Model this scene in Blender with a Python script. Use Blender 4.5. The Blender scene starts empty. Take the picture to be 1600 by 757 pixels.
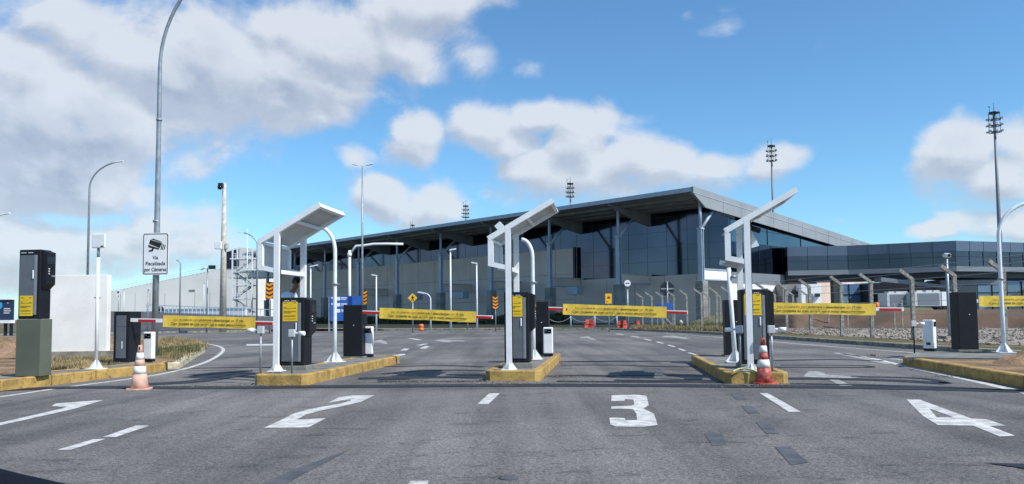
import bpy, bmesh, math, random
from mathutils import Vector, Matrix
random.seed(7)
sc = bpy.context.scene
COL = sc.collection
R = math.radians
# ------------------------------------------------------------------ camera
F = 1200.0; HC = 1.25; PY0 = 422.0
pitch = math.atan(70/1200.0); roll = R(-0.6)
CM = Matrix.Rotation(R(90)+pitch, 3, 'X') @ Matrix.Rotation(roll, 3, 'Z')
CP = Vector((0, 0, HC))
def ray(px, py):
    return CM @ Vector(((px-800)/F, (PY0-py)/F, -1.0))
def G(px, py, z=0.0):                       # the point at height z that a photo measurement refers to
    r = ray(px, py); t = (z-HC)/r.z
    return CP + r*t
def D(px, py, Y):                           # the point at distance Y
    r = ray(px, py); return CP + r*(Y/r.y)
def ZH(P, py):                              # height reached above P at photo row py
    # solve horizontally: column of P
    lo, hi = -5.0, 80.0
    for _ in range(50):
        m = (lo+hi)/2
        c = CM.transposed() @ (Vector((P.x, P.y, m))-CP)
        y = PY0 - F*c.y/(-c.z)
        if y > py: lo = m
        else: hi = m
    return (lo+hi)/2
cam = bpy.data.cameras.new('camera'); co = bpy.data.objects.new('camera', cam); COL.objects.link(co)
cam.sensor_width = 36; cam.lens = 36*F/1600; cam.shift_y = (PY0-378.5)/1600
cam.clip_end = 8000; cam.clip_start = 0.05
co.matrix_world = Matrix.Translation(CP) @ CM.to_4x4()
sc.camera = co
LA = math.atan(150/1200.0)                  # heading of the lanes
# ------------------------------------------------------------------ materials
MATS = {}
def mat(name, col, rough=0.6, var=0.12, scale=3.0, bump=0.0, bscale=40.0, metal=0.0, spec=0.5, col2=None, detail=6, stretch=None, grime=0.0):
    m = bpy.data.materials.new(name); m.use_nodes = True
    nt = m.node_tree; b = nt.nodes['Principled BSDF']; L = nt.links.new
    b.inputs['Roughness'].default_value = rough; b.inputs['Metallic'].default_value = metal
    b.inputs['Specular IOR Level'].default_value = spec
    tc = nt.nodes.new('ShaderNodeTexCoord')
    src = tc.outputs['Object']
    if stretch:
        mp = nt.nodes.new('ShaderNodeMapping'); mp.inputs['Scale'].default_value = stretch
        L(src, mp.inputs['Vector']); src = mp.outputs['Vector']
    n = nt.nodes.new('ShaderNodeTexNoise'); n.inputs['Scale'].default_value = scale; n.inputs['Detail'].default_value = detail
    L(src, n.inputs['Vector'])
    cr = nt.nodes.new('ShaderNodeValToRGB')
    c = Vector(col)
    c2 = Vector(col2) if col2 else c*(1-2.2*var)
    cr.color_ramp.elements[0].position = .35; cr.color_ramp.elements[0].color = (*c2, 1)
    cr.color_ramp.elements[1].position = .62; cr.color_ramp.elements[1].color = (*(c*(1+var*.5) if not col2 else c), 1)
    L(n.outputs['Fac'], cr.inputs['Fac'])
    out = cr.outputs['Color']
    if grime:
        n3 = nt.nodes.new('ShaderNodeTexNoise'); n3.inputs['Scale'].default_value = 9; n3.inputs['Detail'].default_value = 8
        n3.inputs['Roughness'].default_value = .7
        L(tc.outputs['Object'], n3.inputs['Vector'])
        r3 = nt.nodes.new('ShaderNodeValToRGB'); r3.color_ramp.elements[0].position = .52; r3.color_ramp.elements[0].color = (0, 0, 0, 1)
        r3.color_ramp.elements[1].position = .72; r3.color_ramp.elements[1].color = (grime,)*3+(1,)
        L(n3.outputs['Fac'], r3.inputs['Fac'])
        mx = nt.nodes.new('ShaderNodeMixRGB'); mx.inputs[2].default_value = (*[x*.28 for x in col], 1)
        L(r3.outputs['Color'], mx.inputs[0]); L(out, mx.inputs[1]); out = mx.outputs[0]
    L(out, b.inputs['Base Color'])
    if bump:
        n2 = nt.nodes.new('ShaderNodeTexNoise'); n2.inputs['Scale'].default_value = bscale; n2.inputs['Detail'].default_value = 6
        L(tc.outputs['Object'], n2.inputs['Vector'])
        bp = nt.nodes.new('ShaderNodeBump'); bp.inputs['Strength'].default_value = bump; bp.inputs['Distance'].default_value = .02
        L(n2.outputs['Fac'], bp.inputs['Height']); L(bp.outputs['Normal'], b.inputs['Normal'])
    MATS[name] = m; return m
M = MATS
mat('white_paint', (.80, .81, .82), .38, .04, 4, grime=.07)
mat('panel_grey', (.50, .52, .53), .5, .06, 3)
mat('charcoal', (.010, .011, .015), .5, .1, 5, spec=.3)
mat('door_grey', (.115, .13, .15), .42, .06, 5)
mat('door_trim', (.20, .22, .25), .35, .05, 5)
mat('sign_yellow', (.80, .52, .02), .45, .06, 4)
mat('banner_yellow', (.84, .58, .07), .5, .05, 6)
mat('print_black', (.015, .013, .01), .6, .1)
mat('print_brown', (.16, .10, .01), .6, .1)
mat('print_white', (.8, .8, .8), .6, .05)
mat('kerb_yellow', (.44, .285, .085), .8, .16, 4, .6, 30, grime=.95)
mat('kerb_concrete', (.30, .27, .22), .85, .2, 4, .6, 30, grime=.6)
mat('kerb_white', (.55, .50, .36), .85, .2, 4, .5, 30, grime=.7)
mat('island_concrete', (.20, .20, .185), .85, .18, 3, .4, 40, grime=.3)
mat('pedestal_green', (.105, .118, .088), .6, .06, 2, .1, 60)
mat('boom_red', (.45, .012, .018), .4, .08)
mat('cone_red', (.52, .11, .08), .55, .3, 14, grime=.3)
mat('cone_faded', (.66, .40, .31), .6, .12, 9)
mat('cone_white', (.80, .78, .74), .5, .06, 9)
mat('galvanised', (.30, .34, .37), .42, .10, 6, metal=.35)
mat('lamp_white', (.72, .76, .80), .35, .05, 6)
mat('concrete_pole', (.50, .47, .41), .8, .12, 4, .2, 30)
mat('post_concrete', (.33, .32, .29), .9, .25, 12, .7, 60, grime=.5)
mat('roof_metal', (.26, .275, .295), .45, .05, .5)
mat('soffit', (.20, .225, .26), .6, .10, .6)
mat('steel_blue', (.36, .42, .50), .45, .06, 2)
mat('wall_grey', (.66, .55, .485), .8, .06, .35, .1, 4)
mat('wall_white', (.76, .77, .77), .75, .04, .6)
mat('wall_pale', (.80, .79, .76), .75, .05, .12, detail=8)
mat('pier_concrete', (.24, .24, .235), .85, .15, .8, .3, 8)
mat('spandrel', (.17, .19, .22), .5, .04, .6)
mat('panel_bluegrey', (.085, .115, .175), .35, .05, .3)
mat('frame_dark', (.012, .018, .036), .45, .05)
mat('blue_sign', (.025, .11, .42), .45, .05)
mat('navy_sign', (.02, .035, .09), .4, .05)
mat('cyan_sign', (.03, .35, .62), .4, .05)
mat('sign_amber', (.85, .47, .02), .45, .04)
mat('chevron_orange', (.90, .32, .01), .45, .05)
mat('orange_plastic', (.75, .16, .02), .5, .1)
mat('red_plastic', (.55, .05, .04), .55, .2)
mat('chain_grey', (.30, .31, .28), .6, .1)
mat('line_white', (.58, .58, .56), .75, .16, 6, .2, 80, grime=.9, detail=10)
mat('mullion_navy', (.022, .032, .06), .3, .05)
mat('wall_block', (.78, .77, .74), .8, .05, 1.2, grime=.12)
mat('grit', (.22, .20, .18), .95, .3, 9)
mat('ground_shade', (.022, .028, .016), .95, .4, 2, .8, 12)  # shade in front of the terminal, put into the ground colour
mat('line_faded', (.36, .36, .35), .8, .2, 6, .2, 80, grime=.95, detail=10)
mat('tar', (.017, .019, .024), .62, .2, 4, .2, 60)  # sealed cuts, and one shelter shadow painted on the road
mat('patch_dark', (.085, .092, .105), .85, .15, 5, .5, 120)
mat('shirt', (.62, .70, .82), .8, .08, 8)
mat('trousers', (.03, .035, .05), .8, .1)
mat('skin', (.22, .10, .065), .55, .06)
mat('hair', (.012, .010, .010), .6, .1)
mat('car_navy', (.003, .005, .014), .85, .05, spec=.08)
mat('leaf_dark', (.035, .055, .022), .8, .3, 2)
mat('grass_dry', (.34, .27, .13), .85, .4, 3)
mat('grass_green', (.075, .105, .03), .85, .4, 3)
mat('hose', (.55, .55, .20), .5, .1)
mat('earth_bank', (.15, .095, .06), .95, .3, .6, .8, 6, col2=(.07, .05, .036))
mat('rock', (.29, .25, .21), .95, .3, 3, .8, 9)
mat('lens_black', (.004, .004, .006), .1, .02)
mat('panel_screen', (.01, .012, .02), .12, .02)

def glass(name, col, rough=.06, spec=.9, metal=0.0):
    m = mat(name, col, rough, .12, .15, spec=spec, metal=metal)
    return m
glass('glass_shade', (.078, .082, .112), .09, metal=1.0)
glass('glass_bright', (.12, .17, .23), .10, metal=1.0)
glass('glass_dark', (.030, .042, .075), .10, metal=1.0)
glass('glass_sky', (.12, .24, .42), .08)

def asphalt():
    m = bpy.data.materials.new('asphalt'); m.use_nodes = True; MATS['asphalt'] = m
    nt = m.node_tree; b = nt.nodes['Principled BSDF']; L = nt.links.new; N = nt.nodes.new
    tc = N('ShaderNodeTexCoord')
    def noise(scale, det, rgh=.55, st=None, dist=0):
        n = N('ShaderNodeTexNoise'); n.inputs['Scale'].default_value = scale; n.inputs['Detail'].default_value = det
        n.inputs['Roughness'].default_value = rgh; n.inputs['Distortion'].default_value = dist
        if st:
            mp = N('ShaderNodeMapping'); mp.inputs['Scale'].default_value = st; L(tc.outputs['Object'], mp.inputs[0]); L(mp.outputs[0], n.inputs['Vector'])
        else: L(tc.outputs['Object'], n.inputs['Vector'])
        return n.outputs['Fac']
    def ramp(f, a, ca, c, cc):
        r = N('ShaderNodeValToRGB'); r.color_ramp.elements[0].position = a; r.color_ramp.elements[0].color = (*ca, 1)
        r.color_ramp.elements[1].position = c; r.color_ramp.elements[1].color = (*cc, 1); L(f, r.inputs[0]); return r.outputs[0]
    def mul(a, c, fac=1.0):
        x = N('ShaderNodeMixRGB'); x.blend_type = 'MULTIPLY'; x.inputs[0].default_value = fac; L(a, x.inputs[1]); L(c, x.inputs[2]); return x.outputs[0]
    c = ramp(noise(.22, 5), .35, (.148, .140, .133), .66, (.206, .196, .186))
    # darker sealed stretches (large soft areas)
    c = mul(c, ramp(noise(.11, 4, .6, (1, 1.6, 1), .6), .40, (.66, .68, .71), .56, (1, 1, 1)))
    # tyre wear running along the lanes
    c = mul(c, ramp(noise(1.3, 5, .6, (1, .06, 1)), .38, (.70, .71, .73), .60, (1.06, 1.06, 1.06)))
    # ragged dark stains stretched across
    c = mul(c, ramp(noise(2.2, 9, .72, (.55, 1.6, 1), .5), .56, (1, 1, 1), .63, (.60, .61, .63)))
    # aggregate
    v = N('ShaderNodeTexVoronoi'); v.inputs['Scale'].default_value = 75; L(tc.outputs['Object'], v.inputs['Vector'])
    c = mul(c, ramp(v.outputs['Color'], .1, (.52, .52, .53), .9, (1.5, 1.5, 1.48)))
    v2 = noise(28, 8, .8)
    c = mul(c, ramp(v2, .38, (.62, .62, .64), .62, (1.3, 1.3, 1.28)))
    # hairline cracks
    vc = N('ShaderNodeTexVoronoi'); vc.feature = 'DISTANCE_TO_EDGE'; vc.inputs['Scale'].default_value = .23
    wn = N('ShaderNodeTexNoise'); wn.inputs['Scale'].default_value = 1.1; wn.inputs['Detail'].default_value = 8; L(tc.outputs['Object'], wn.inputs['Vector'])
    ad = N('ShaderNodeMixRGB'); ad.blend_type = 'ADD'; ad.inputs[0].default_value = 1.2; L(tc.outputs['Object'], ad.inputs[1]); L(wn.outputs['Color'], ad.inputs[2])
    L(ad.outputs[0], vc.inputs['Vector'])
    c = mul(c, ramp(vc.outputs['Distance'], .002, (.55, .55, .56), .005, (1, 1, 1)), .5)
    L(c, b.inputs['Base Color'])
    b.inputs['Roughness'].default_value = .85; b.inputs['Specular IOR Level'].default_value = .35
    bp = N('ShaderNodeBump'); bp.inputs['Strength'].default_value = .7; bp.inputs['Distance'].default_value = .01
    L(v2, bp.inputs['Height']); L(bp.outputs[0], b.inputs['Normal'])
asphalt()
def earth(name, stops, s1=.35, s2=3.0, bump=.8):
    m = bpy.data.materials.new(name); m.use_nodes = True; MATS[name] = m
    nt = m.node_tree; b = nt.nodes['Principled BSDF']; L = nt.links.new; N = nt.nodes.new
    tc = N('ShaderNodeTexCoord'); n = N('ShaderNodeTexNoise'); n.inputs['Scale'].default_value = s1; n.inputs['Detail'].default_value = 10; n.inputs['Roughness'].default_value = .65
    L(tc.outputs['Object'], n.inputs['Vector'])
    r = N('ShaderNodeValToRGB'); cr = r.color_ramp
    while len(cr.elements) < len(stops): cr.elements.new(.5)
    for e, (p, c) in zip(cr.elements, stops): e.position = p; e.color = (*c, 1)
    L(n.outputs['Fac'], r.inputs[0])
    n2 = N('ShaderNodeTexNoise'); n2.inputs['Scale'].default_value = s2*6; n2.inputs['Detail'].default_value = 8; n2.inputs['Roughness'].default_value = .75
    L(tc.outputs['Object'], n2.inputs['Vector'])
    r2 = N('ShaderNodeValToRGB'); r2.color_ramp.elements[0].position = .35; r2.color_ramp.elements[0].color = (.5, .5, .5, 1)
    r2.color_ramp.elements[1].position = .65; r2.color_ramp.elements[1].color = (1.3, 1.3, 1.3, 1); L(n2.outputs['Fac'], r2.inputs[0])
    x = N('ShaderNodeMixRGB'); x.blend_type = 'MULTIPLY'; x.inputs[0].default_value = 1; L(r.outputs[0], x.inputs[1]); L(r2.outputs[0], x.inputs[2])
    L(x.outputs[0], b.inputs['Base Color']); b.inputs['Roughness'].default_value = .95; b.inputs['Specular IOR Level'].default_value = .15
    bp = N('ShaderNodeBump'); bp.inputs['Strength'].default_value = bump; bp.inputs['Distance'].default_value = .05
    L(n2.outputs['Fac'], bp.inputs['Height']); L(bp.outputs[0], b.inputs['Normal'])
earth('sandy_verge', [(.30, (.12, .10, .055)), (.45, (.22, .155, .09)), (.55, (.34, .22, .14)), (.70, (.42, .30, .21))], .8, 3)
earth('far_ground', [(.30, (.07, .09, .03)), (.5, (.13, .12, .06)), (.7, (.24, .19, .12))], .12, 1)
earth('gravel', [(.3, (.20, .17, .14)), (.5, (.34, .30, .26)), (.7, (.46, .43, .39))], 1.5, 4, 1.0)
earth('apron', [(.3, (.20, .20, .19)), (.7, (.27, .27, .26))], .1, 1, .2)

# ------------------------------------------------------------------ mesh helper
class MB:
    def __init__(s): s.bm = bmesh.new()
    def _add(s, verts, faces):
        vs = [s.bm.verts.new(v) for v in verts]
        for f in faces:
            try: s.bm.faces.new([vs[i] for i in f])
            except ValueError: pass
        return vs
    def box(s, c, size, rz=0, bev=0):
        x, y, z = [k/2 for k in size]
        pts = [(-x,-y,-z),(x,-y,-z),(x,y,-z),(-x,y,-z),(-x,-y,z),(x,-y,z),(x,y,z),(-x,y,z)]
        m = Matrix.Rotation(rz, 3, 'Z'); c = Vector(c)
        vs = s._add([m@Vector(p)+c for p in pts], [(0,3,2,1),(4,5,6,7),(0,1,5,4),(1,2,6,5),(2,3,7,6),(3,0,4,7)])
        if bev:
            es = list({e for v in vs for e in v.link_edges})
            bmesh.ops.bevel(s.bm, geom=es, offset=bev, segments=2, affect='EDGES', profile=.5)
        return s
    def bar(s, p, q, w, d, side=(0, 1, 0), w2=None, d2=None):       # oriented rectangular bar
        p = Vector(p); q = Vector(q); a = (q-p).normalized(); sd = Vector(side)
        n = a.cross(sd)
        if n.length < 1e-4: n = a.cross(Vector((1, 0, 0)))
        n.normalize(); sd = n.cross(a).normalized()
        w2 = w if w2 is None else w2; d2 = d if d2 is None else d2
        pts = []
        for (o, ww, dd) in ((p, w, d), (q, w2, d2)):
            for (i, j) in ((-1,-1),(1,-1),(1,1),(-1,1)): pts.append(o+n*(i*ww/2)+sd*(j*dd/2))
        s._add(pts, [(0,3,2,1),(4,5,6,7),(0,1,5,4),(1,2,6,5),(2,3,7,6),(3,0,4,7)]); return s
    def tube(s, path, r, seg=10, caps=True):
        path = [Vector(p) for p in path]; n = len(path)
        rs = r if isinstance(r, (list, tuple)) else [r]*n
        rings = []; ref = None
        for i, p in enumerate(path):
            a = (path[min(i+1, n-1)]-path[max(i-1, 0)]).normalized()
            if ref is None:
                ref = a.cross(Vector((0, 1, 0)))
                if ref.length < .1: ref = a.cross(Vector((1, 0, 0)))
            u = (ref - a*ref.dot(a)).normalized(); v = a.cross(u); ref = u
            rings.append([s.bm.verts.new(p+(u*math.cos(2*math.pi*k/seg)+v*math.sin(2*math.pi*k/seg))*rs[i]) for k in range(seg)])
        for i in range(n-1):
            for k in range(seg):
                f = s.bm.faces.new((rings[i][k], rings[i][(k+1) % seg], rings[i+1][(k+1) % seg], rings[i+1][k])); f.smooth = True
        if caps:
            s.bm.faces.new(rings[0][::-1]); s.bm.faces.new(rings[-1])
        return s
    def lathe(s, prof, seg=24, c=(0, 0, 0)):
        c = Vector(c)
        rings = [[s.bm.verts.new(c+Vector((r*math.cos(2*math.pi*k/seg), r*math.sin(2*math.pi*k/seg), z))) for k in range(seg)] for r, z in prof]
        for i in range(len(prof)-1):
            for k in range(seg):
                f = s.bm.faces.new((rings[i][k], rings[i][(k+1) % seg], rings[i+1][(k+1) % seg], rings[i+1][k])); f.smooth = True
        s.bm.faces.new(rings[0][::-1]); s.bm.faces.new(rings[-1]); return s
    def prism(s, pts, z0, z1):                                       # polygon in xy, extruded in z
        n = len(pts); b = [s.bm.verts.new((p[0], p[1], z0)) for p in pts]; t = [s.bm.verts.new((p[0], p[1], z1)) for p in pts]
        s.bm.faces.new(b[::-1]); s.bm.faces.new(t)
        for i in range(n): s.bm.faces.new((b[i], b[(i+1) % n], t[(i+1) % n], t[i]))
        return s
    def slab(s, pts3, off):                                          # polygon in space, extruded by a vector
        off = Vector(off); n = len(pts3); b = [s.bm.verts.new(Vector(p)) for p in pts3]; t = [s.bm.verts.new(Vector(p)+off) for p in pts3]
        s.bm.faces.new(b[::-1]); s.bm.faces.new(t)
        for i in range(n): s.bm.faces.new((b[i], b[(i+1) % n], t[(i+1) % n], t[i]))
        return s
    def flat(s, pts3):
        s.bm.faces.new([s.bm.verts.new(Vector(p)) for p in pts3]); return s
    def ball(s, c, r, sx=1, sy=1, sz=1):
        m = Matrix.Translation(Vector(c)) @ Matrix.Diagonal((sx, sy, sz, 1))
        g = bmesh.ops.create_icosphere(s.bm, subdivisions=2, radius=r, matrix=m)
        for v in g['verts']:
            for f in v.link_faces: f.smooth = True
        return s
    def build(s, name, m, parent=None, tri=False):
        if tri: bmesh.ops.triangulate(s.bm, faces=[f for f in s.bm.faces if len(f.verts) > 4])
        bmesh.ops.recalc_face_normals(s.bm, faces=s.bm.faces)
        me = bpy.data.meshes.new(name); s.bm.to_mesh(me); s.bm.free()
        me.materials.append(MATS[m] if isinstance(m, str) else m)
        o = bpy.data.objects.new(name, me); COL.objects.link(o)
        if parent: o.parent = parent
        return o
def tag(o, label=None, cat=None, group=None, kind=None):
    if label: o['label'] = label
    if cat: o['category'] = cat
    if group: o['group'] = group
    if kind: o['kind'] = kind
    return o
def thing(name, loc, rz=0, label=None, cat=None, group=None):
    o = bpy.data.objects.new(name, None); COL.objects.link(o); o.location = loc; o.rotation_euler.z = rz
    o.empty_display_size = .2
    return tag(o, label, cat, group)
def struct(name, mb, m, tri=False): return tag(mb.build(name, m, None, tri), kind='structure')
def copy_tree(o, parent=None):
    c = o.copy(); COL.objects.link(c); c.parent = parent
    for ch in list(o.children): copy_tree(ch, c)
    return c
def text_parts(s, size, bold=False):
    cu = bpy.data.curves.new('txt', 'FONT'); cu.body = s; cu.size = size
    if bold: cu.offset = size*.014
    o = bpy.data.objects.new('txt', cu); COL.objects.link(o)
    bpy.context.view_layer.update()
    dg = bpy.context.evaluated_depsgraph_get()
    me = bpy.data.meshes.new_from_object(o.evaluated_get(dg))
    xs = [v.co.x for v in me.vertices]
    w = (max(xs) if xs else 0)
    bpy.data.objects.remove(o); return me, w
def text_line(segs, size, x0, z0, y, parent, width=None, align='l'):
    """segs: (string, bold, material). Lettering faces -Y, in the XZ plane."""
    ms = []; x = 0
    for s, b, mm in segs:
        me, w = text_parts(s, size, b); ms.append((me, x, mm)); x += w + size*.30
    tot = x-size*.30
    k = (width/tot) if width else 1.0
    if align == 'c': x0 = x0-tot*k/2
    for me, xx, mm in ms:
        for v in me.vertices:
            v.co = Vector((x0+(xx+v.co.x)*k, y, z0+v.co.y))
        me.materials.clear(); me.materials.append(MATS[mm])
        o = bpy.data.objects.new('lettering', me); COL.objects.link(o); o.parent = parent

# ------------------------------------------------------------------ ground
b = MB(); b.flat([(-2500, -300, -.03), (2500, -300, -.03), (2500, 4500, -.03), (-2500, 4500, -.03)]); struct('ground', b, 'far_ground')
b = MB(); b.flat([(-140, -25, 0), (95, -25, 0), (95, 74, 0), (-140, 74, 0)]); struct('road', b, 'asphalt')

def offset_poly(pts, d):                     # inward offset for a ccw/cw polygon
    n = len(pts); A = sum(pts[i].x*pts[(i+1) % n].y-pts[(i+1) % n].x*pts[i].y for i in range(n))
    sgn = 1 if A > 0 else -1; out = []
    for i in range(n):
        p0, p1, p2 = pts[i-1], pts[i], pts[(i+1) % n]
        e1 = (p1-p0).normalized(); e2 = (p2-p1).normalized()
        n1 = Vector((-e1.y, e1.x))*sgn; n2 = Vector((-e2.y, e2.x))*sgn
        h = (n1+n2); h = h/max(h.length_squared/2, .35)
        out.append(p1+h*d*1.0)
    return out
def P2(px, py): g = G(px, py); return Vector((g.x, g.y))
def raised(name, pts, h, kerb_m, top_m, kw=.14, lift=.0):
    inn = offset_poly(pts, kw); n = len(pts)
    b = MB()
    for i in range(n):
        j = (i+1) % n; a, c, ci, ai = pts[i], pts[j], inn[j], inn[i]
        L_ = (c-a).length; k = max(1, min(40, int(L_/.9)))
        for q in range(k):
            t0, t1 = q/k, (q+1)/k
            if k > 1: t1 -= .014/L_
            A0 = a.lerp(c, t0); A1 = a.lerp(c, t1); I0 = ai.lerp(ci, t0); I1 = ai.lerp(ci, t1)
            m0 = A0.lerp(I0, .12); m1 = A1.lerp(I1, .12)
            v = [b.bm.verts.new(x) for x in ((*A0, 0), (*A1, 0), (*A1, h-.018), (*A0, h-.018), (*m1, h), (*m0, h), (*I1, h), (*I0, h), (*I1, 0), (*I0, 0))]
            for f in ((0, 1, 2, 3), (3, 2, 4, 5), (5, 4, 6, 7), (7, 6, 8, 9)):
                b.bm.faces.new([v[x] for x in f])
    struct('kerb', b, kerb_m)
    b = MB(); b.flat([(p.x, p.y, h-.012+lift) for p in inn]); return struct(name, b, top_m, True)

sx_ = Vector((math.cos(LA), -math.sin(LA))); sy_ = Vector((math.sin(LA), math.cos(LA)))
def island(nearmid, w, L_, name='traffic_island'):
    c = nearmid
    pts = [(-w/2, .12), (-w/2+.1, 0), (w/2-.1, 0), (w/2, .12), (w/2, L_-.25), (w/2-.3, L_), (-w/2+.3, L_), (-w/2, L_-.25)]
    return [c+sx_*x+sy_*y for x, y in pts]
KH = .2
isl2 = island((P2(393, 602)+P2(480, 603))/2, 1.05, 6.6)
isl3 = island((P2(755, 596)+P2(838, 596))/2+sx_*.05, 1.05, 6.4)
isl4 = island((P2(1136, 599)+P2(1229, 601))/2+sx_*.02, 1.08, 5.9)
for pp in (isl2, isl3, isl4): raised('traffic_island', pp, KH, 'kerb_yellow', 'island_concrete')
vl = [P2(*p) for p in [(-420, 660), (0, 612), (210, 587), (262, 579)]]
e = P2(262, 579)
strip = vl + [e+Vector((-.25, .5)), P2(210, 587)+Vector((-.6, 1.5)), P2(0, 612)+Vector((-.7, 1.7)), P2(-420, 660)+Vector((-.7, 1.9))]
raised('pavement', strip, KH, 'kerb_yellow', 'island_concrete')
vl2 = [P2(-420, 652)+Vector((0, 1.2)), P2(0, 612)+Vector((-.75, 1.75)), P2(210, 587)+Vector((-.6, 1.55)), e+Vector((.05, .55)), P2(300, 563), P2(320, 551), P2(322, 544), P2(312, 538), P2(265, 531), P2(100, 529), P2(-300, 532), P2(-900, 540)]
raised('verge', vl2, .16, 'kerb_white', 'sandy_verge', .16)
vr = [P2(1411, 571), P2(1440, 577), P2(1600, 607), P2(1900, 662), P2(2300, 640), P2(1900, 580), P2(1600, 569), P2(1430, 565)]
raised('verge', vr, KH, 'kerb_yellow', 'sandy_verge', .2)
# far verge all along the far side of the road
fv = [P2(-700, 532), P2(0, 525), P2(253, 521), P2(420, 518.5), P2(480, 516.5), P2(600, 517), P2(780, 516), P2(955, 516), P2(1000, 517.5), P2(1100, 522), P2(1180, 527), P2(1260, 533.5), P2(1420, 545), P2(1600, 558), P2(1900, 582), P2(2400, 622)]
fvb = fv + [Vector((120, 20)), Vector((140, 62)), Vector((20, 120)), Vector((-200, 120))]
raised('verge', fvb, .15, 'kerb_concrete', 'far_ground', .22)
# yellow painted kerb stretches
for a, c in (((483, 516.4), (600, 516.9)), ((782, 516), (950, 516))):
    A = P2(*a); C = P2(*c); b = MB(); b.bar((A.x, A.y-.05, .085), (C.x, C.y-.05, .085), .17, .12, (0, 1, 0)); struct('kerb', b, 'kerb_white')

# sandy soil heaps on verges
def mound(x0, x1, y0, y1, h, base, m, n=26, name='soil'):
    b = MB(); vs = {}
    from mathutils import noise as NZ
    for i in range(n+1):
        for j in range(n+1):
            u, v = i/n, j/n; ed = min(1, 4*min(u, 1-u))*min(1, 4*min(v, 1-v))
            x = x0+(x1-x0)*u; y = y0+(y1-y0)*v
            z = base-.05+(.05+h*(.45+.9*NZ.noise(Vector((x*.9, y*.9, 3)))+.4*NZ.noise(Vector((x*3.1, y*3.1, 8)))))*ed
            vs[i, j] = b.bm.verts.new((x, y, z))
    for i in range(n):
        for j in range(n): b.bm.faces.new((vs[i, j], vs[i+1, j], vs[i+1, j+1], vs[i, j+1])).smooth = True
    return struct(name, b, m)
p = G(1590, 566, .2); mound(p.x-.9, p.x+2.6, p.y-.75, p.y+.7, .34, .17, 'sandy_verge', 40)
b = MB(); b.prism([G(*q, .2).xy for q in ((1418, 560), (1500, 561), (1640, 562), (1640, 554), (1500, 553.5), (1425, 553.5))], .15, .222); struct('pavement', b, 'island_concrete')
p = G(225, 543, .15); mound(p.x-4.5, p.x+1.2, p.y-2.2, p.y+3, .18, .14, 'sandy_verge')
p = G(10, 558, .15); mound(p.x-4, p.x+1.4, p.y-.8, p.y+6, .55, .14, 'sandy_verge')
p = G(335, 512, .15); mound(p.x-7, p.x+7, p.y-3, p.y+8, .5, .13, 'sandy_verge')
p = G(1300, 524, .15)
# gravel strip and earth bank to the right of the fence
gb = [P2(1150, 521), P2(1205, 524.5), P2(1260, 527.5), P2(1420, 537), P2(1600, 548), P2(1900, 570), P2(2400, 600)]
gt = [Vector((p.x*1.0+k, p.y+d)) for p, k, d in zip([P2(1150, 521), P2(1205, 522), P2(1260, 520), P2(1420, 520), P2(1600, 521), P2(1900, 524), P2(2400, 528)], [2, 2, 1, 1, 1, 1, 1], [4, 2, 0, 0, 0, 0, 0])]
b = MB(); n = 14
from mathutils import noise as NZ
rows = []
for i in range(len(gb)-1):
    for q in range(12):
        t = q/12; rows.append((gb[i].lerp(gb[i+1], t), gt[i].lerp(gt[i+1], t)))
grid = []
for A, C in rows:
    grid.append([b.bm.verts.new((*A.lerp(C, j/n), .15+.10*(j/n)+.07*NZ.noise(Vector((A.lerp(C, j/n).x*1.7, A.lerp(C, j/n).y*1.7, 0)))*(1 if 0 < j < n else 0))) for j in range(n+1)])
for i in range(len(grid)-1):
    for j in range(n): b.bm.faces.new((grid[i][j], grid[i+1][j], grid[i+1][j+1], grid[i][j+1])).smooth = True
tag(b.build('gravel', 'gravel'), kind='structure')
b = MB(); g2 = []
for k, (A, C) in enumerate(rows):
    c0 = C+Vector((.05, -.4)); zt = 1.25 + .06*NZ.noise(Vector((C.x*.3, 0, 0)))
    g2.append([b.bm.verts.new((c0.x, c0.y, .25)), b.bm.verts.new((c0.x+.2, c0.y+.8, .75+.1*NZ.noise(Vector((C.x, 1, 2))))), b.bm.verts.new((c0.x+.4, c0.y+1.7, zt)), b.bm.verts.new((c0.x+.6, c0.y+3.0, zt+.02))])
for i in range(len(g2)-1):
    for j in range(3): b.bm.faces.new((g2[i][j], g2[i+1][j], g2[i+1][j+1], g2[i][j+1])).smooth = True
struct('embankment', b, 'earth_bank')
b = MB(); tops = [v for v in [(C.x+.65, C.y+2.4) for A, C in rows]]
b.flat([(x, y, 1.2) for x, y in tops]+[(160, 140, 1.2), (60, 190, 1.2), (34, 92, 1.2), (27.5, 83.2, 1.2)]); struct('apron', b, 'apron', True)
# stones on the gravel strip (uncountable)
b = MB()
for k in range(4200):
    A, C = rows[random.randrange(len(rows))]; t = random.random(); q = A.lerp(C, t)+Vector((random.uniform(-.5, .5), random.uniform(-.3, .3)))
    r = random.uniform(.02, .065); z = .15+.10*t
    m4 = Matrix.Translation((q.x, q.y, z+r*.3)) @ Matrix.Rotation(random.random()*6, 4, (random.random(), random.random(), 1)) @ Matrix.Diagonal((1, random.uniform(.6, 1), random.uniform(.4, .8), 1))
    bmesh.ops.create_icosphere(b.bm, subdivisions=1, radius=r, matrix=m4)
tag(b.build('stones', 'rock'), 'pale loose stones covering the strip behind the concrete post fence', 'stones', kind='stuff')

b = MB(); b.flat([(*P2(545, 515.2), .146), (*P2(780, 514.6), .146), (*P2(1000, 515), .146), (14, 68, .146), (16, 84, .146), (-60, 150, .146), (-50, 110, .146)]); struct('shaded_ground', b, 'ground_shade', True)  # flat near-black sheet painting the shadow on the ground before the terminal
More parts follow.
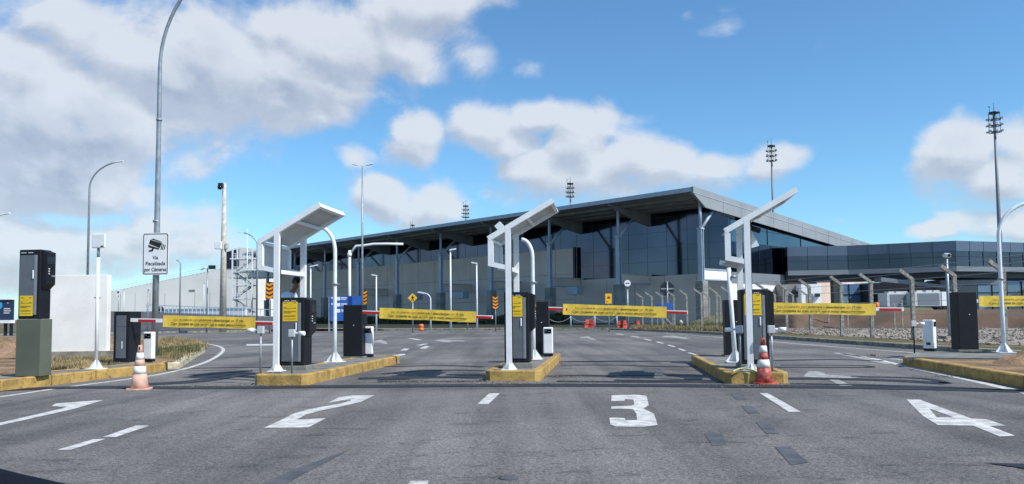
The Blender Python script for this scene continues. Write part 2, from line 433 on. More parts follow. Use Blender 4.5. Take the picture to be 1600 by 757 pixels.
# ------------------------------------------------------------------ road markings
def marking(polys, m='line_white', z=.004, name='road_marking', hole=None):
    b = MB()
    for pl in polys:
        b.flat([G(x, y, z) for x, y in pl])
    return struct(name, b, m, True)
def z7(l): return [(530+x/3.019, 560+y/3.019) for x, y in l]
def z6(l): return [(x/3.019, 560+y/3.019) for x, y in l]
def z8(l): return [(1060+x/2.946, 500+y/2.946) for x, y in l]
marking([[(412, 669), (440, 656), (459, 646.5), (480, 640.5), (505, 635.5), (535, 630.5), (549, 626), (546, 624.3), (530, 626.5), (513, 629.5), (530, 621), (550, 618), (585, 618), (563, 628.5), (530, 636), (500, 642), (478, 648), (464, 656), (509, 653.7), (482, 668)]])
marking([z7([(1285, 175), (1400, 172), (1450, 178), (1460, 222), (1435, 238), (1485, 262), (1502, 315), (1440, 323), (1310, 322), (1278, 312), (1275, 280), (1345, 282), (1352, 292), (1405, 292), (1402, 262), (1385, 240), (1283, 238), (1283, 228), (1375, 224), (1392, 218), (1388, 196), (1350, 192), (1345, 200), (1283, 202)])])
marking([z8([(1050, 367), (1110, 367), (1350, 455), (1415, 457), (1508, 487), (1430, 488), (1550, 533), (1480, 537), (1355, 487), (1195, 484), (1190, 450), (1265, 447), (1155, 408)]), z8([(1050, 367), (1155, 408), (1190, 450), (1195, 484), (1125, 442)])])
marking([z6([(-60, 318), (-60, 330), (300, 250), (360, 236), (490, 197), (370, 205), (262, 214), (243, 227), (318, 228), (290, 238)])])
marking([z6([(270, 432), (335, 432), (500, 380), (440, 382)]), z6([(483, 372), (545, 372), (705, 318), (640, 318)])])
marking([z7([(652, 216), (705, 216), (757, 166), (708, 166)]), z7([(320, 600), (400, 650), (422, 578), (340, 578)])])
marking([z8([(374, 337), (412, 338), (563, 423), (508, 423)])])
# left edge line with its curl round the verge tip
def ribbon(pts, w, m='line_white', z=.004, name='road_marking'):
    P = [P2(*p) for p in pts]; L_ = []; R_ = []
    # smooth
    Q = []
    for i in range(len(P)-1):
        p0, p1, p2, p3 = P[max(i-1, 0)], P[i], P[i+1], P[min(i+2, len(P)-1)]
        for k in range(8):
            t = k/8; Q.append(.5*((2*p1)+(p2-p0)*t+(2*p0-5*p1+4*p2-p3)*t*t+(3*p1-p0-3*p2+p3)*t**3))
    Q.append(P[-1])
    for i, q in enumerate(Q):
        d = (Q[min(i+1, len(Q)-1)]-Q[max(i-1, 0)]).normalized(); nn = Vector((-d.y, d.x))*w/2; L_.append(q+nn); R_.append(q-nn)
    b = MB(); a = [b.bm.verts.new((p.x, p.y, z)) for p in L_]; c = [b.bm.verts.new((p.x, p.y, z)) for p in R_]
    for i in range(len(Q)-1): b.bm.faces.new((a[i], a[i+1], c[i+1], c[i]))
    return struct(name, b, m)
ribbon([(-250, 651), (0, 620.5), (100, 606), (200, 593), (262, 583), (310, 570.5), (338, 558), (349, 547), (340, 541), (322, 537.5)], .13)
ribbon([(1305, 552), (1360, 560), (1415, 573), (1500, 591), (1640, 623), (1800, 660)], .17)
ribbon([(1040, 522), (1120, 527), (1250, 538), (1420, 551), (1600, 566), (1800, 584)], .13)
ribbon([(250, 526), (340, 523.5), (430, 524.5)], .12)
for a in ([(385, 538), (432, 537.5), (432, 540), (385, 540.5)], [(600, 541), (632, 553), (626, 555), (590, 555)][:0] or [(607, 556), (632, 553), (634, 555), (610, 558)]): marking([a])
# dashed lane line beyond island 3 and 4
for (x0, y0, x1, y1) in ((960, 522, 972, 523.2), (984, 525.5, 996, 527.3), (1004, 530, 1015, 532.5), (1024, 534.5, 1034, 537), (1042, 539.5, 1052, 542.5), (1058, 545, 1068, 548.5), (1074, 551.5, 1088, 556)):
    marking([[(x0, y0), (x0+4, y0-.3), (x1+5, y1-.4), (x1, y1)]])
for (x0, y0, x1, y1) in ((560, 571, 604, 562), (625, 548, 632, 545), (648, 540, 662, 537.5), (636, 529, 652, 531.5), (655, 545, 664, 541)):
    marking([[(x0, y0), (x0+10, y0), (x1+8, y1), (x1, y1)]])
# arrows beyond the gates
marking([[(905, 527), (920, 525.5), (921, 527), (932, 531), (928, 531.8), (917, 528.3), (908, 528.6)]], 'line_faded')
marking([[(1035, 525.5), (1052, 524.8), (1078, 528.6), (1070, 530), (1050, 527.3), (1036, 527)]], 'line_faded')
marking([[(678, 532), (690, 530.5), (702, 532), (728, 532.3), (724, 534), (708, 533.8), (700, 535.5), (690, 534.2)]], 'line_faded')
marking([[(585, 533), (595, 531), (602, 533.5), (606, 538), (600, 537.8), (594, 535.5), (585, 535)]], 'line_faded')
marking([z8([(600, 236), (645, 238), (700, 255), (850, 262), (800, 268), (720, 268), (800, 303), (745, 303), (680, 268), (575, 262)]), z8([(725, 155), (790, 156), (990, 203), (945, 203)]), z8([(1000, 175), (1035, 182), (1035, 188), (960, 180)])], 'line_faded')
# sealed loop cuts and patches of tar across the lanes, and painted shelter shadows
def strip_line(pts, w=.12, m='tar'): ribbon(pts, w*2.6, m, .008, 'tar_and_shadow')
strip_line([(-30, 612), (120, 606), (330, 606.5), (600, 604), (880, 602.5), (1180, 604.5), (1400, 607), (1640, 613)], .19)
strip_line([(300, 587), (370, 581), (395, 580)], .16)
strip_line([(210, 602), (300, 597), (360, 588), (400, 583)], .22)
strip_line([(300, 576), (400, 574.5), (560, 574), (690, 572), (755, 574)], .08)
strip_line([(560, 592), (650, 590.5), (758, 589.5)], .16)
strip_line([(598, 585), (670, 579), (757, 580)], .09)
strip_line([(590, 597), (760, 596)], .07)
strip_line([(872, 566), (960, 565), (1100, 565.5)], .09)
strip_line([(876, 571), (960, 571), (1020, 573), (1115, 574)], .07)
strip_line([(858, 589), (900, 587.5), (960, 588)], .14)
strip_line([(870, 596.5), (1000, 597.5), (1135, 597)], .10)
strip_line([(1040, 585), (1085, 592), (1050, 595.5), (960, 595)], .12)
strip_line([(1208, 564), (1290, 562.5), (1380, 564)], .10)
strip_line([(1210, 574.5), (1290, 574.5), (1360, 574.5), (1335, 571.5), (1220, 571)], .06)
strip_line([(1225, 592), (1300, 592.5), (1400, 595.5), (1480, 600)], .16)
strip_line([(1235, 600), (1400, 603.5), (1620, 612)], .08)
strip_line([(1480, 600), (1440, 592), (1330, 589)], .07)
marking([[(592, 589), (645, 587), (640, 592.5), (590, 594)]], 'tar', .012, 'tar_and_shadow')  # cast shadow of the middle shelter, painted in the seal colour
marking([[(975, 578), (1033, 578), (1037, 587), (968, 587)]], 'patch_dark', .012, 'patch_and_shadow')  # cast shadow of the edge-on shelter, painted as a dark quad
marking([z8([(242, 338), (290, 337), (315, 365), (262, 366)]), z8([(290, 396), (335, 396), (375, 430), (320, 430)]), z8([(355, 470), (415, 470), (465, 525), (405, 525)]), z8([(442, 583), (515, 585), (600, 655), (520, 668)]), z8([(118, 522), (200, 522), (222, 575), (158, 580)])], 'patch_dark', .004, 'patch_and_shadow')
marking([[(405, 757), (455, 735), (545, 703), (530, 712), (470, 742), (445, 759)]], 'patch_dark', .004, 'patch_and_shadow')
marking([z8([(1410, 657), (1600, 662), (1620, 690), (1560, 678)])], 'tar', .008, 'tar_and_shadow')
b = MB(); p = G(795, 747, .004); b.lathe([(.075, .0), (.075, .008), (.06, .010)], 28, (p.x, p.y, 0)); struct('manhole_cover', b, 'patch_dark')
# loose grit and rubble at the island noses (uncountable)
b = MB()
for (cx, cy, sxx, n) in ((690, 598, 1.6, 420), (800, 600, 1.5, 420), (360, 603, 1.6, 350), (1190, 603, 1.2, 200), (870, 590, .8, 140), (1450, 590, 1.2, 140)):
    c = P2(cx, cy)
    for k in range(n):
        q = c+Vector((random.gauss(0, sxx*.45), random.gauss(0, .14))); r = random.uniform(.003, .011)
        bmesh.ops.create_icosphere(b.bm, subdivisions=1, radius=r, matrix=Matrix.Translation((q.x, q.y, r*.4+.008)))
tag(b.build('grit', 'grit'), 'crumbled grit and small stones lying at the foot of the yellow kerbs', 'grit', kind='stuff')
b = MB()
for k in range(26):
    c = P2(1368+random.gauss(0, 5), 556+random.gauss(0, .6)); r = random.uniform(.015, .045)
    bmesh.ops.create_icosphere(b.bm, subdivisions=1, radius=r, matrix=Matrix.Translation((c.x, c.y, r*.4)))
tag(b.build('rubble', 'rock'), 'small heap of rubble on the road left of the right-hand yellow kerb', 'rubble', kind='stuff')

# ------------------------------------------------------------------ vegetation
def inpoly(q, pl):
    r = False; n = len(pl)
    for i in range(n):
        a, c = pl[i], pl[i-1]
        if (a.y > q.y) != (c.y > q.y) and q.x < (c.x-a.x)*(q.y-a.y)/(c.y-a.y)+a.x: r = not r
    return r
def grass(name, poly, n, h, m, z, label, clump=.25, dens=None):
    b = MB(); xs = [p.x for p in poly]; ys = [p.y for p in poly]; k = 0; tries = 0
    while k < n and tries < n*30:
        tries += 1
        q = Vector((random.uniform(min(xs), max(xs)), random.uniform(min(ys), max(ys))))
        if not inpoly(q, poly): continue
        if NZ.noise(Vector((q.x*.7, q.y*.7, 5))) < random.uniform(-.5, .5): continue
        k += 1
        for _ in range(7):
            x = q.x+random.gauss(0, clump*.4); y = q.y+random.gauss(0, clump*.4); hh = h*random.uniform(.4, 1.2); a = random.random()*6.28; w = .006+hh*.035
            lx, ly = random.gauss(0, .3)*hh, random.gauss(0, .3)*hh
            v = [b.bm.verts.new(c) for c in ((x-w*math.cos(a), y-w*math.sin(a), z), (x+w*math.cos(a), y+w*math.sin(a), z), (x+lx, y+ly, z+hh))]
            b.bm.faces.new(v)
    return tag(b.build(name, m), label, 'grass', kind='stuff')
grass('dry_grass', [G(60, 577, .2).xy, G(160, 571, .2).xy, G(215, 563, .2).xy, G(215, 556, .2).xy, G(60, 560, .2).xy], 1000, .13, 'grass_dry', .14, 'dry grass between the white wall and the yellow kerb')
grass('verge_grass', vl2[3:9]+[P2(200, 545)], 900, .14, 'grass_dry', .14, 'short dry grass on the sandy verge tip')
grass('verge_grass', [P2(235, 566), P2(300, 560), P2(318, 548), P2(310, 545), P2(240, 556)], 700, .12, 'grass_green', .14, 'greenish grass along the kerb of the sandy verge tip')
grass('roadside_grass', [Vector((20, 48)), Vector((12, 64)), Vector((40, 78)), Vector((30, 46))], 2600, .45, 'grass_green', .14, 'green grass and weeds behind the concrete post fence')
grass('roadside_grass', [G(990, 514, .15).xy, G(1200, 521, .15).xy, G(1200, 517, .15).xy, G(990, 511, .15).xy], 1500, .28, 'grass_dry', .14, 'pale dry weeds along the foot of the concrete fence posts')
grass('roadside_grass', [P2(250, 518), P2(430, 516), P2(430, 510), P2(250, 512)], 900, .3, 'grass_dry', .14, 'dry grass beside the ramp under the first banner')
# grassy slope under terminal near corner
b = MB(); A = [G(1100, 516, .15), G(1215, 521, .15)]
rowsg = []
for i in range(25):
    t = i/24; x = 13+t*16; y0 = 62-t*12
    rowsg.append([b.bm.verts.new((x+j*.35, y0+j*1.3, .15+1.3*min(1, j/5)*min(1, i/6.)+.06*NZ.noise(Vector((x, y0+j, 0))))) for j in range(9)])
for i in range(24):
    for j in range(8): b.bm.faces.new((rowsg[i][j], rowsg[i+1][j], rowsg[i+1][j+1], rowsg[i][j+1])).smooth = True
mat('slope_grass', (.10, .125, .045), .95, .3, .8, .8, 5, col2=(.15, .12, .07))
struct('grass_slope', b, 'slope_grass')

# ------------------------------------------------------------------ ticket machines
def foot(b, s=.13, h=.17, t=.012):            # welded foot: plate and four gussets
    b.box((0, 0, .008), (s*2.1, s*2.1, .016))
    for a in (0, 90, 180, 270):
        c, d = math.cos(R(a)), math.sin(R(a))
        b.slab([(c*.03, d*.03, .016), (c*s, d*s, .016), (c*s, d*s, .03), (c*.03, d*.03, h)], (-d*t, c*t, 0))
def notice(parent, cx, cz, y, w, h):
    b = MB(); b.box((cx, y, cz), (w, .006, h)); n = b.build('notice', 'sign_yellow', parent)
    b = MB()
    for (u0, u1, v, t) in ((-.42, -.2, .40, .035), (.22, .40, .40, .03), (-.42, -.25, .20, .03), (-.42, -.08, .13, .018), (-.05, .22, .13, .01), (.24, .42, .15, .05),
                           (-.42, .40, -.02, .035), (-.42, .05, -.08, .035), (-.42, .40, -.22, .012), (-.42, .36, -.26, .012), (-.42, .40, -.38, .016)):
        b.box((cx+(u0+u1)/2*w, y-.005, cz+v*h), ((u1-u0)*w, .003, t*h*.62))
    b.build('printed_lines', 'print_brown', n)
def machine(base, H, label, W=.50, Dp=.42, plinth=.0, nz=.80, nw=.62, nh=.30, rz=-LA, head=True):
    t = thing('ticket_machine', base, rz, label, 'ticket machine', 'parking ticket machines with yellow notices')
    z0 = plinth
    if plinth:
        b = MB(); b.box((.01, .03, plinth/2-.01), (W+.10, Dp+.12, plinth-.004+.02), bev=.01); b.build('plinth', 'island_concrete', t)
    b = MB(); b.box((0, 0, z0+H/2), (W, Dp, H), bev=.018); b.build('cabinet', 'charcoal', t)
    b = MB(); b.box((-.015, -Dp/2-.006, z0+H*.49), (W*.80, .016, H*.86), bev=.005); d = b.build('door', 'door_grey', t)
    b = MB(); b.box((W*.80/2-.045, -Dp/2-.017, z0+H*.49), (.05, .012, H*.86), bev=.003); b.build('door_trim', 'door_trim', t)
    b = MB(); b.box((-.03, -Dp/2-.017, z0+H*.952), (W*.70, .012, .035)); b.build('header_strip', 'frame_dark', t)
    b = MB()
    for u in (-.12, -.085, -.05, .02, .055, .09): b.box((u-.02, -Dp/2-.025, z0+H*.952), (.026, .003, .012))
    b.build('header_print', 'print_white', t)
    b = MB(); b.box((.09, -Dp/2-.02, z0+H*.57*(1 if nz > .6 else 1.12)), (.028, .022, .16), bev=.008); b.build('handle', 'lamp_white', t)
    notice(t, -.035, z0+H*nz, -Dp/2-.018, W*nw, H*nh)
    # the driver's side: a head that juts out over the kerb
    if head:
        x0 = W/2-.005; b = MB()
        b.slab([(x0, -Dp*.40, z0+H*.42), (x0+.11, -Dp*.40, z0+H*.50), (x0+.11, -Dp*.40, z0+H*.96), (x0, -Dp*.40, z0+H*.99)], (0, Dp*.8, 0)); b.build('reader_head', 'charcoal', t)
        b = MB(); b.box((x0+.113, .0, z0+H*.84), (.008, .22, .14), bev=.003); b.build('screen', 'panel_screen', t)
        b = MB()
        for k in range(3): b.tube([(x0+.11, -.06, z0+H*(.72-.035*k)), (x0+.122, -.06, z0+H*(.72-.035*k))], .012, 10)
        b.build('button', 'lamp_white', t)
        b = MB(); b.box((x0+.113, .06, z0+H*.62), (.008, .1, .03)); b.build('ticket_slot', 'door_trim', t)
    return t
def onisl(px, py, z=KH, back=.21): g = G(px, py, z); return (g.x+sy_.x*back, g.y+sy_.y*back, z)
machine(onisl(456, 578), 1.36, 'grey ticket machine in front of the man in the white shirt', plinth=.08)
machine(onisl(808, 575), 1.40, 'grey ticket machine on the middle kerb island', plinth=.10)
machine(onisl(1182, 576), 1.40, 'grey ticket machine directly behind the striped red cone', plinth=.08)
pb = onisl(38, 589, KH, .22)
t = thing('pedestal', pb, -LA, 'tall grey green painted block carrying the leftmost ticket machine', 'pedestal')
b = MB(); b.box((0, 0, .53), (.50, .30, 1.06), bev=.008); b.build('block', 'pedestal_green', t)
machine((pb[0]-.01, pb[1], pb[2]+1.062), 1.30, 'leftmost ticket machine, raised on a grey green block', W=.44, Dp=.29, nz=.19, nw=.60, nh=.29)

# ------------------------------------------------------------------ shelters
def shelter(base, label, dy=1.30, lamp=None, side=True, rot=0.0):
    t = thing('shelter', base, -LA-rot, label, 'shelter', 'white angular steel shelters over the ticket machines')
    LT, LB, PT, PB, TIP = (-.34, 2.52), (-.34, 2.02), (0, 2.74), (0, 1.93), (.88, 3.23)
    V = lambda p, y: (p[0], y, p[1])
    w = .10
    for y in (0, dy):
        b = MB(); b.bar((0, y, .0), (0, y, PT[1]), .105, .10); b.build('post', 'white_paint', t)
        b = MB()
        d = Vector((TIP[0]-LT[0], 0, TIP[1]-LT[1])).normalized()
        far = (not side and y > 0)
        if far: LT_, LB_ = (0, 2.72), (-.34, 2.02)
        else: LT_, LB_ = LT, LB
        if not far: b.slab([V((LT[0]-.05, LT[1]+.02), y-.045), V((LT[0]+.05, LT[1]-.045), y-.045), V((LB[0]+.05, LB[1]+.03), y-.045), V((LB[0]-.05, LB[1]-.03), y-.045)], (0, .09, 0))
        b.bar((LB[0]-.045, y, LB[1]+.02), (PB[0], y, PB[1]+.02), .09, .088)
        b.bar((LT_[0]-.045, y, LT_[1]), (TIP[0], y, TIP[1]), w, .096)
        b.build('frame', 'white_paint', t)
        b = MB(); 
        f = MB(); foot(f); f.bm.transform(Matrix.Translation((0, y, 0))); f.build('foot', 'white_paint', t)
        b.bm.free()
    beams = [((TIP[0]-.04, TIP[1]-.02), .09, .07, (1, 0, .5)), ((.38, 2.91), .05, .05, (1, 0, .5)), ((0, 1.94), .08, .085, (1, 0, 0))]
    if side: beams.append(((LT[0]+.01, LT[1]-.02), .06, .06, (1, 0, 0)))
    for (x, z), ww, dd, sd in beams:
        b = MB(); b.bar((x, .05, z), (x, dy-.05, z), ww, dd, sd); b.build('cross_beam', 'white_paint', t)
    b = MB(); d = Vector((TIP[0]-LT[0], 0, TIP[1]-LT[1])).normalized(); nrm = Vector((-d.z, 0, d.x))
    o = nrm*.022
    b.slab([Vector(V(LT, .045))+o+d*.03, Vector(V(TIP, .045))+o-d*.01, Vector(V(TIP, dy-.045))+o-d*.01, Vector(V(LT, dy-.045))+o+d*.03], nrm*.02); b.build('roof_panel', 'panel_grey', t)
    if side: b = MB(); b.box((LT[0]-.012, dy/2, (LT[1]+LB[1])/2), (.012, dy-.09, LT[1]-LB[1]-.06)); b.build('side_panel', 'panel_grey', t)
    b = MB(); b.slab([(LB[0]+.03, .045, LB[1]+.0), (-.06, .045, PB[1]+.03), (-.06, dy-.045, PB[1]+.03), (LB[0]+.03, dy-.045, LB[1]+.0)], (0, 0, -.014)); b.build('floor_panel', 'panel_grey', t)
    b = MB(); b.tube([(.062, .02, .05), (.062, .02, 1.9), (.07, .03, 2.6)], .009, 6); b.build('cable', 'charcoal', t)
    if lamp == 'top':
        b = MB(); b.bar((-.17, .5, 2.74), (-.27, .5, 2.86), .14, .22); b.bar((-.10, .5, 2.66), (-.18, .5, 2.76), .03, .03); b.build('flood_lamp', 'lamp_white', t)
    if lamp == 'under':
        b = MB(); b.tube([(.10, .55, 2.64), (.30, .5, 2.56)], .05, 12); b.bar((.1, .55, 2.78), (.16, .55, 2.62), .03, .03); b.build('camera', 'charcoal', t)
        b = MB(); b.slab([(.06, .7, 2.56), (.16, .7, 2.62), (.30, .7, 2.30), (.14, .7, 2.26)], (0, .12, 0)); b.build('flood_lamp', 'lamp_white', t)
    return t
def atp(px, py, z=KH): g = G(px, py, z); return (g.x, g.y, z)
shelter(atp(432, 580.5), 'white shelter whose dull grey underside shows widest, over the machine of lane 2')
shelter(atp(796, 578), 'white shelter over the middle machine, with a small lamp box on its back edge', lamp='top')
shelter(atp(1173, 580), 'white shelter seen almost edge-on behind the striped red cone', lamp='under', side=False, rot=R(3.4))

# ------------------------------------------------------------------ goosenecks (arched white lamp posts)
def goose(base, path, label, r=.045, grp='arched white posts on the kerb islands', head=True, name='arched_post'):
    t = thing(name, base, -LA, label, 'lamp post', grp)
    b = MB(); b.tube(path, [r*1.15]+[r]*(len(path)-1), 14); b.build('pole', 'lamp_white', t)
    f = MB(); foot(f, .19, .26); f.build('foot', 'white_paint', t)
    b = MB(); b.tube([(0, 0, 1.78), (0, 0, 1.83)], r*1.6, 12); b.box((r*2, 0, 1.80), (.05, .03, .03)); b.build('clamp', 'galvanised', t)
    if head:
        q = Vector(path[-1]); d = (q-Vector(path[-2])).normalized()
        b = MB(); b.bar(q-d*.02, q+d*.36, .07, .16); b.build('lamp_head', 'lamp_white', t)
    return t
def arc(h, rx, rz, sgn=-1, n=12, lean=0.0):
    pts = [(0, 0, 0), (lean*.3, 0, h*.35), (lean, 0, h)]
    for i in range(1, n+1):
        a = math.pi/2*i/n; pts.append((lean+sgn*rx*(1-math.cos(a)), 0, h+rz*math.sin(a)))
    return pts
goose(atp(523, 566), arc(2.55, .42, .60), 'arched white post on the island of lane 2, left of the tall black cabinet', head=False)
goose(atp(834, 562), arc(2.38, .26, .44), 'arched white post between the middle machine and its black cabinet', head=False)
goose(atp(1149, 566), [(0, 0, 0), (-.04, 0, .9), (-.09, 0, 2.0)], 'straight leaning white post left of the machine behind the striped cone', head=False)
goose(atp(1569, 551), arc(2.85, .9, .85, sgn=1), 'arched white post on the far right kerb, curving out of the picture')
# ------------------------------------------------------------------ antenna mast on the left pavement
g = atp(150, 577)
t = thing('antenna_post', g, -LA, 'slim white post holding a square white flat antenna, before the white wall', 'antenna')
b = MB(); b.tube([(0, 0, 0), (0, 0, 2.35)], .035, 12); b.build('pole', 'white_paint', t)
b = MB(); b.tube([(0, 0, 2.30), (0, 0, 2.62)], .028, 12); b.tube([(-.07, 0, 1.5), (.07, 0, 1.5)], .012, 8); b.build('bracket', 'galvanised', t)
f = MB(); foot(f, .15, .2); f.build('foot', 'white_paint', t)
b = MB(); b.box((.03, -.03, 2.70), (.30, .05, .30), bev=.015); p_ = b.build('antenna_panel', 'white_paint', t)
b = MB(); b.box((.12, -.058, 2.585), (.07, .004, .02)); b.build('maker_plate', 'print_black', p_)

# ------------------------------------------------------------------ barrier gates
def barrier(base, H, label, W, Dp, zb, L_, bn0, tilt, banner=True, door=False, stripes=((0, .5), (2.9, 3.4)), bnw=2.5, full=True):
    t = thing('barrier_gate', base, -LA, label, 'barrier', 'barrier gates with yellow banners')
    b = MB(); b.box((0, 0, H/2+.02), (W, Dp, H), bev=.012); cab = b.build('cabinet', 'charcoal', t)
    b = MB(); b.box((0, 0, .0), (W+.08, Dp+.08, .05)); b.build('plinth', 'island_concrete', t)
    if door:
        b = MB(); b.box((-.005, -Dp/2-.006, H*.52), (W*.62, .014, H*.84), bev=.004); dd = b.build('door', 'door_grey', t)
        b = MB(); b.box((-.005, -Dp/2-.014, H*.72), (W*.62, .004, .006)); b.build('seam', 'frame_dark', dd)
        b = MB(); b.box((.03, -Dp/2-.018, H*.36), (.022, .012, .17), bev=.004); b.build('handle', 'lamp_white', dd)
    else:
        b = MB(); b.tube([(.03, -Dp/2-.004, H*.62), (.03, -Dp/2-.014, H*.62)], .012, 10); b.build('lock', 'lamp_white', t)
    y = -Dp/2+.06; x0 = W/2-.02
    zl = lambda x: zb+(x-x0)*tilt
    b = MB(); b.bar((x0, y, zl(x0)), (L_, y, zl(L_)), .085, .045); bo = b.build('boom', 'white_paint', t)
    for a, c in stripes:
        b = MB(); b.bar((x0+a, y, zl(x0+a)-.012), (min(x0+c, L_-.02), y, zl(min(x0+c, L_-.02))-.012), .064, .053); b.build('stripe', 'boom_red', bo)
    if banner:
        bw, bh = bnw, .27; cx = bn0+bw/2
        e = thing('banner', (cx, y-.032, zl(cx)-.01)); e.parent = t; e.rotation_euler.y = -math.atan(tilt)
        bb = MB(); n = 24; vs = []
        for i in range(n+1):
            u = i/n; x = -bw/2+bw*u; yy = .006*math.sin(u*17)+.004*math.sin(u*41); vs.append([bb.bm.verts.new((x, yy+d, z)) for d in (0, .008) for z in (-bh/2-.006*math.sin(u*9), bh/2+.003*math.sin(u*13))])
        for i in range(n):
            A, C = vs[i], vs[i+1]
            for q in ((0, 1), (3, 2), (1, 3), (2, 0)): bb.bm.faces.new((A[q[0]], A[q[1]], C[q[1]], C[q[0]]))
        bb.bm.faces.new((vs[0][0], vs[0][2], vs[0][3], vs[0][1])); bb.bm.faces.new((vs[-1][0], vs[-1][1], vs[-1][3], vs[-1][2]))
        bo2 = bb.build('cloth', 'banner_yellow', t); bo2.name = 'banner'
        bo2.location = e.location; bo2.rotation_euler = e.rotation_euler; bpy.data.objects.remove(e)
        text_line([('Uso do meio-fio para ', False, 'print_brown'), ('embarque', True, 'print_black'), ('e', False, 'print_brown'), ('desembarque:', True, 'print_black'), ('até', False, 'print_brown'), ('10 min.', True, 'print_black')], .080, 0, .020, -.0125, bo2, bw*.76, 'c')
        text_line([('Caso necessite de mais tempo, use o nosso estacionamento.', True, 'print_black')], .082, 0, -.078, -.0125, bo2, bw*.82, 'c')
    return t
def cabp(px, py, Dp=.4): g = G(px, py, KH); return (g.x+sy_.x*Dp/2, g.y+sy_.y*Dp/2, KH)
barrier(cabp(190, 568), 1.20, 'leftmost barrier, low black cabinet with a grey door and white boom with red band', .40, .46, 1.02, 3.75, 1.03, -.03, door=True, stripes=((.22, .66), (2.98, 3.55)), bnw=2.28)
barrier(cabp(551, 559), 1.32, 'tall black barrier cabinet beside the blue sign, banner passing before the walking-figure sign', .50, .42, 1.16, 3.62, .70, -.05, stripes=((0, .5), (2.9, 3.4)))
barrier(cabp(845, 556), 1.36, 'tall black barrier behind the middle machine, its banner above the red road blocks', .42, .42, 1.20, 3.70, .58, -.04, stripes=((0, .5), (2.9, 3.5)), bnw=2.6)
barrier(cabp(1150, 557), 1.33, 'black barrier cabinet half hidden behind a machine, banner before white walls and gravel', .46, .42, 1.16, 3.86, .68, -.022, stripes=((0, .5), (3.1, 3.6)), bnw=2.55)
g5 = cabp(1515, 548, .5)
barrier(g5, 1.50, 'rightmost barrier: wide black cabinet, banner running out of the picture at the right', .47, .50, 1.28, 4.0, .30, -.005, stripes=((3.0, 3.6),), bnw=2.6)

# ------------------------------------------------------------------ white reader posts
def reader(px, py, label, W=.22, H=.72, Dp=.16, rz=-LA, yellow=False, base_m='charcoal'):
    g = atp(px, py); t = thing('reader_post', g, rz, label, 'reader post', 'white reader posts beside the barriers')
    b = MB(); b.box((0, Dp/2, .03), (W*.95, Dp*.9, .07)); b.build('base', base_m, t)
    b = MB(); b.box((0, Dp/2, .065+H/2), (W, Dp, H), bev=.022); b.build('housing', 'white_paint', t)
    b = MB(); b.box((0, -.003, .065+H*.85), (W*.72, .01, H*.17), bev=.003); w = b.build('window', 'lens_black', t)
    b = MB(); b.box((-.04, -.010, .065+H*.87), (.03, .006, .03)); b.box((.03, -.010, .065+H*.83), (.05, .006, .02)); b.build('sensor', 'door_grey', w)
    if yellow: b = MB(); b.box((-W/2-.003, Dp/2, .065+H*.17), (.005, .1, .07)); b.build('sticker', 'grass_green', t)
    return t
reader(230, 566, 'white reader post behind the faded orange cone, at the foot of the camera sign pole', W=.23, H=.66)
reader(575, 558, 'white reader post right of the tall black cabinet of lane 2')
reader(856.5, 557, 'white reader post mostly hidden by the black cabinet of lane 3', W=.24, H=.66)
reader(1462, 549, 'white reader post with a green sticker, left of the rightmost black cabinet', W=.20, H=.74, Dp=.26, rz=-LA+.85, yellow=True)

# ------------------------------------------------------------------ small detector posts
def detector(px, py, ptop, label, side=1, dark=False, z=KH, cam_=.9):
    g = atp(px, py, z); h = ZH(Vector(g), ptop)-z
    t = thing('detector_post', g, -LA, label, 'detector post', 'small detector posts at the island noses')
    b = MB(); b.tube([(0, 0, 0), (0, 0, h-.05)], .018, 10); b.build('pole', 'charcoal' if dark else 'galvanised', t)
    b = MB(); b.box((0, 0, h), (.12, .08, .14), bev=.01); b.build('box', 'panel_grey', t)
    b = MB(); b.tube([(side*.05, 0, h), (side*.14, 0, h)], .02, 8); b.tube([(side*.13, 0, h), (side*.25, -.02, h-.005)], .04, 12); b.build('sensor', 'white_paint', t)
    return t
detector(407, 584, 516, 'thin detector post left of the shelter post of lane 2, its sensor pointing left', side=-1)
detector(456, 584, 521, 'detector post with grey box standing before the machine of lane 2')
detector(1157, 579, 515, 'detector post left of the machine behind the striped cone', side=-1)
detector(1207, 581, 515, 'detector post right of the striped cone, its sensor pointing right')
detector(1429, 552, 506, 'black detector post at the right kerb, left of the green-stickered reader post', side=1, dark=True)
b = MB(); P0 = Vector(atp(1145, 583)); pts = []
for i in range(14):
    u = i/13; pts.append((P0.x+u*.42, P0.y+.1*math.sin(u*3.1), KH+.02+.05*math.sin(u*3.14)))
b.tube(pts, .014, 8); tag(b.build('hose', 'hose'), 'yellowish hose looping on the island top behind the striped cone', 'hose')

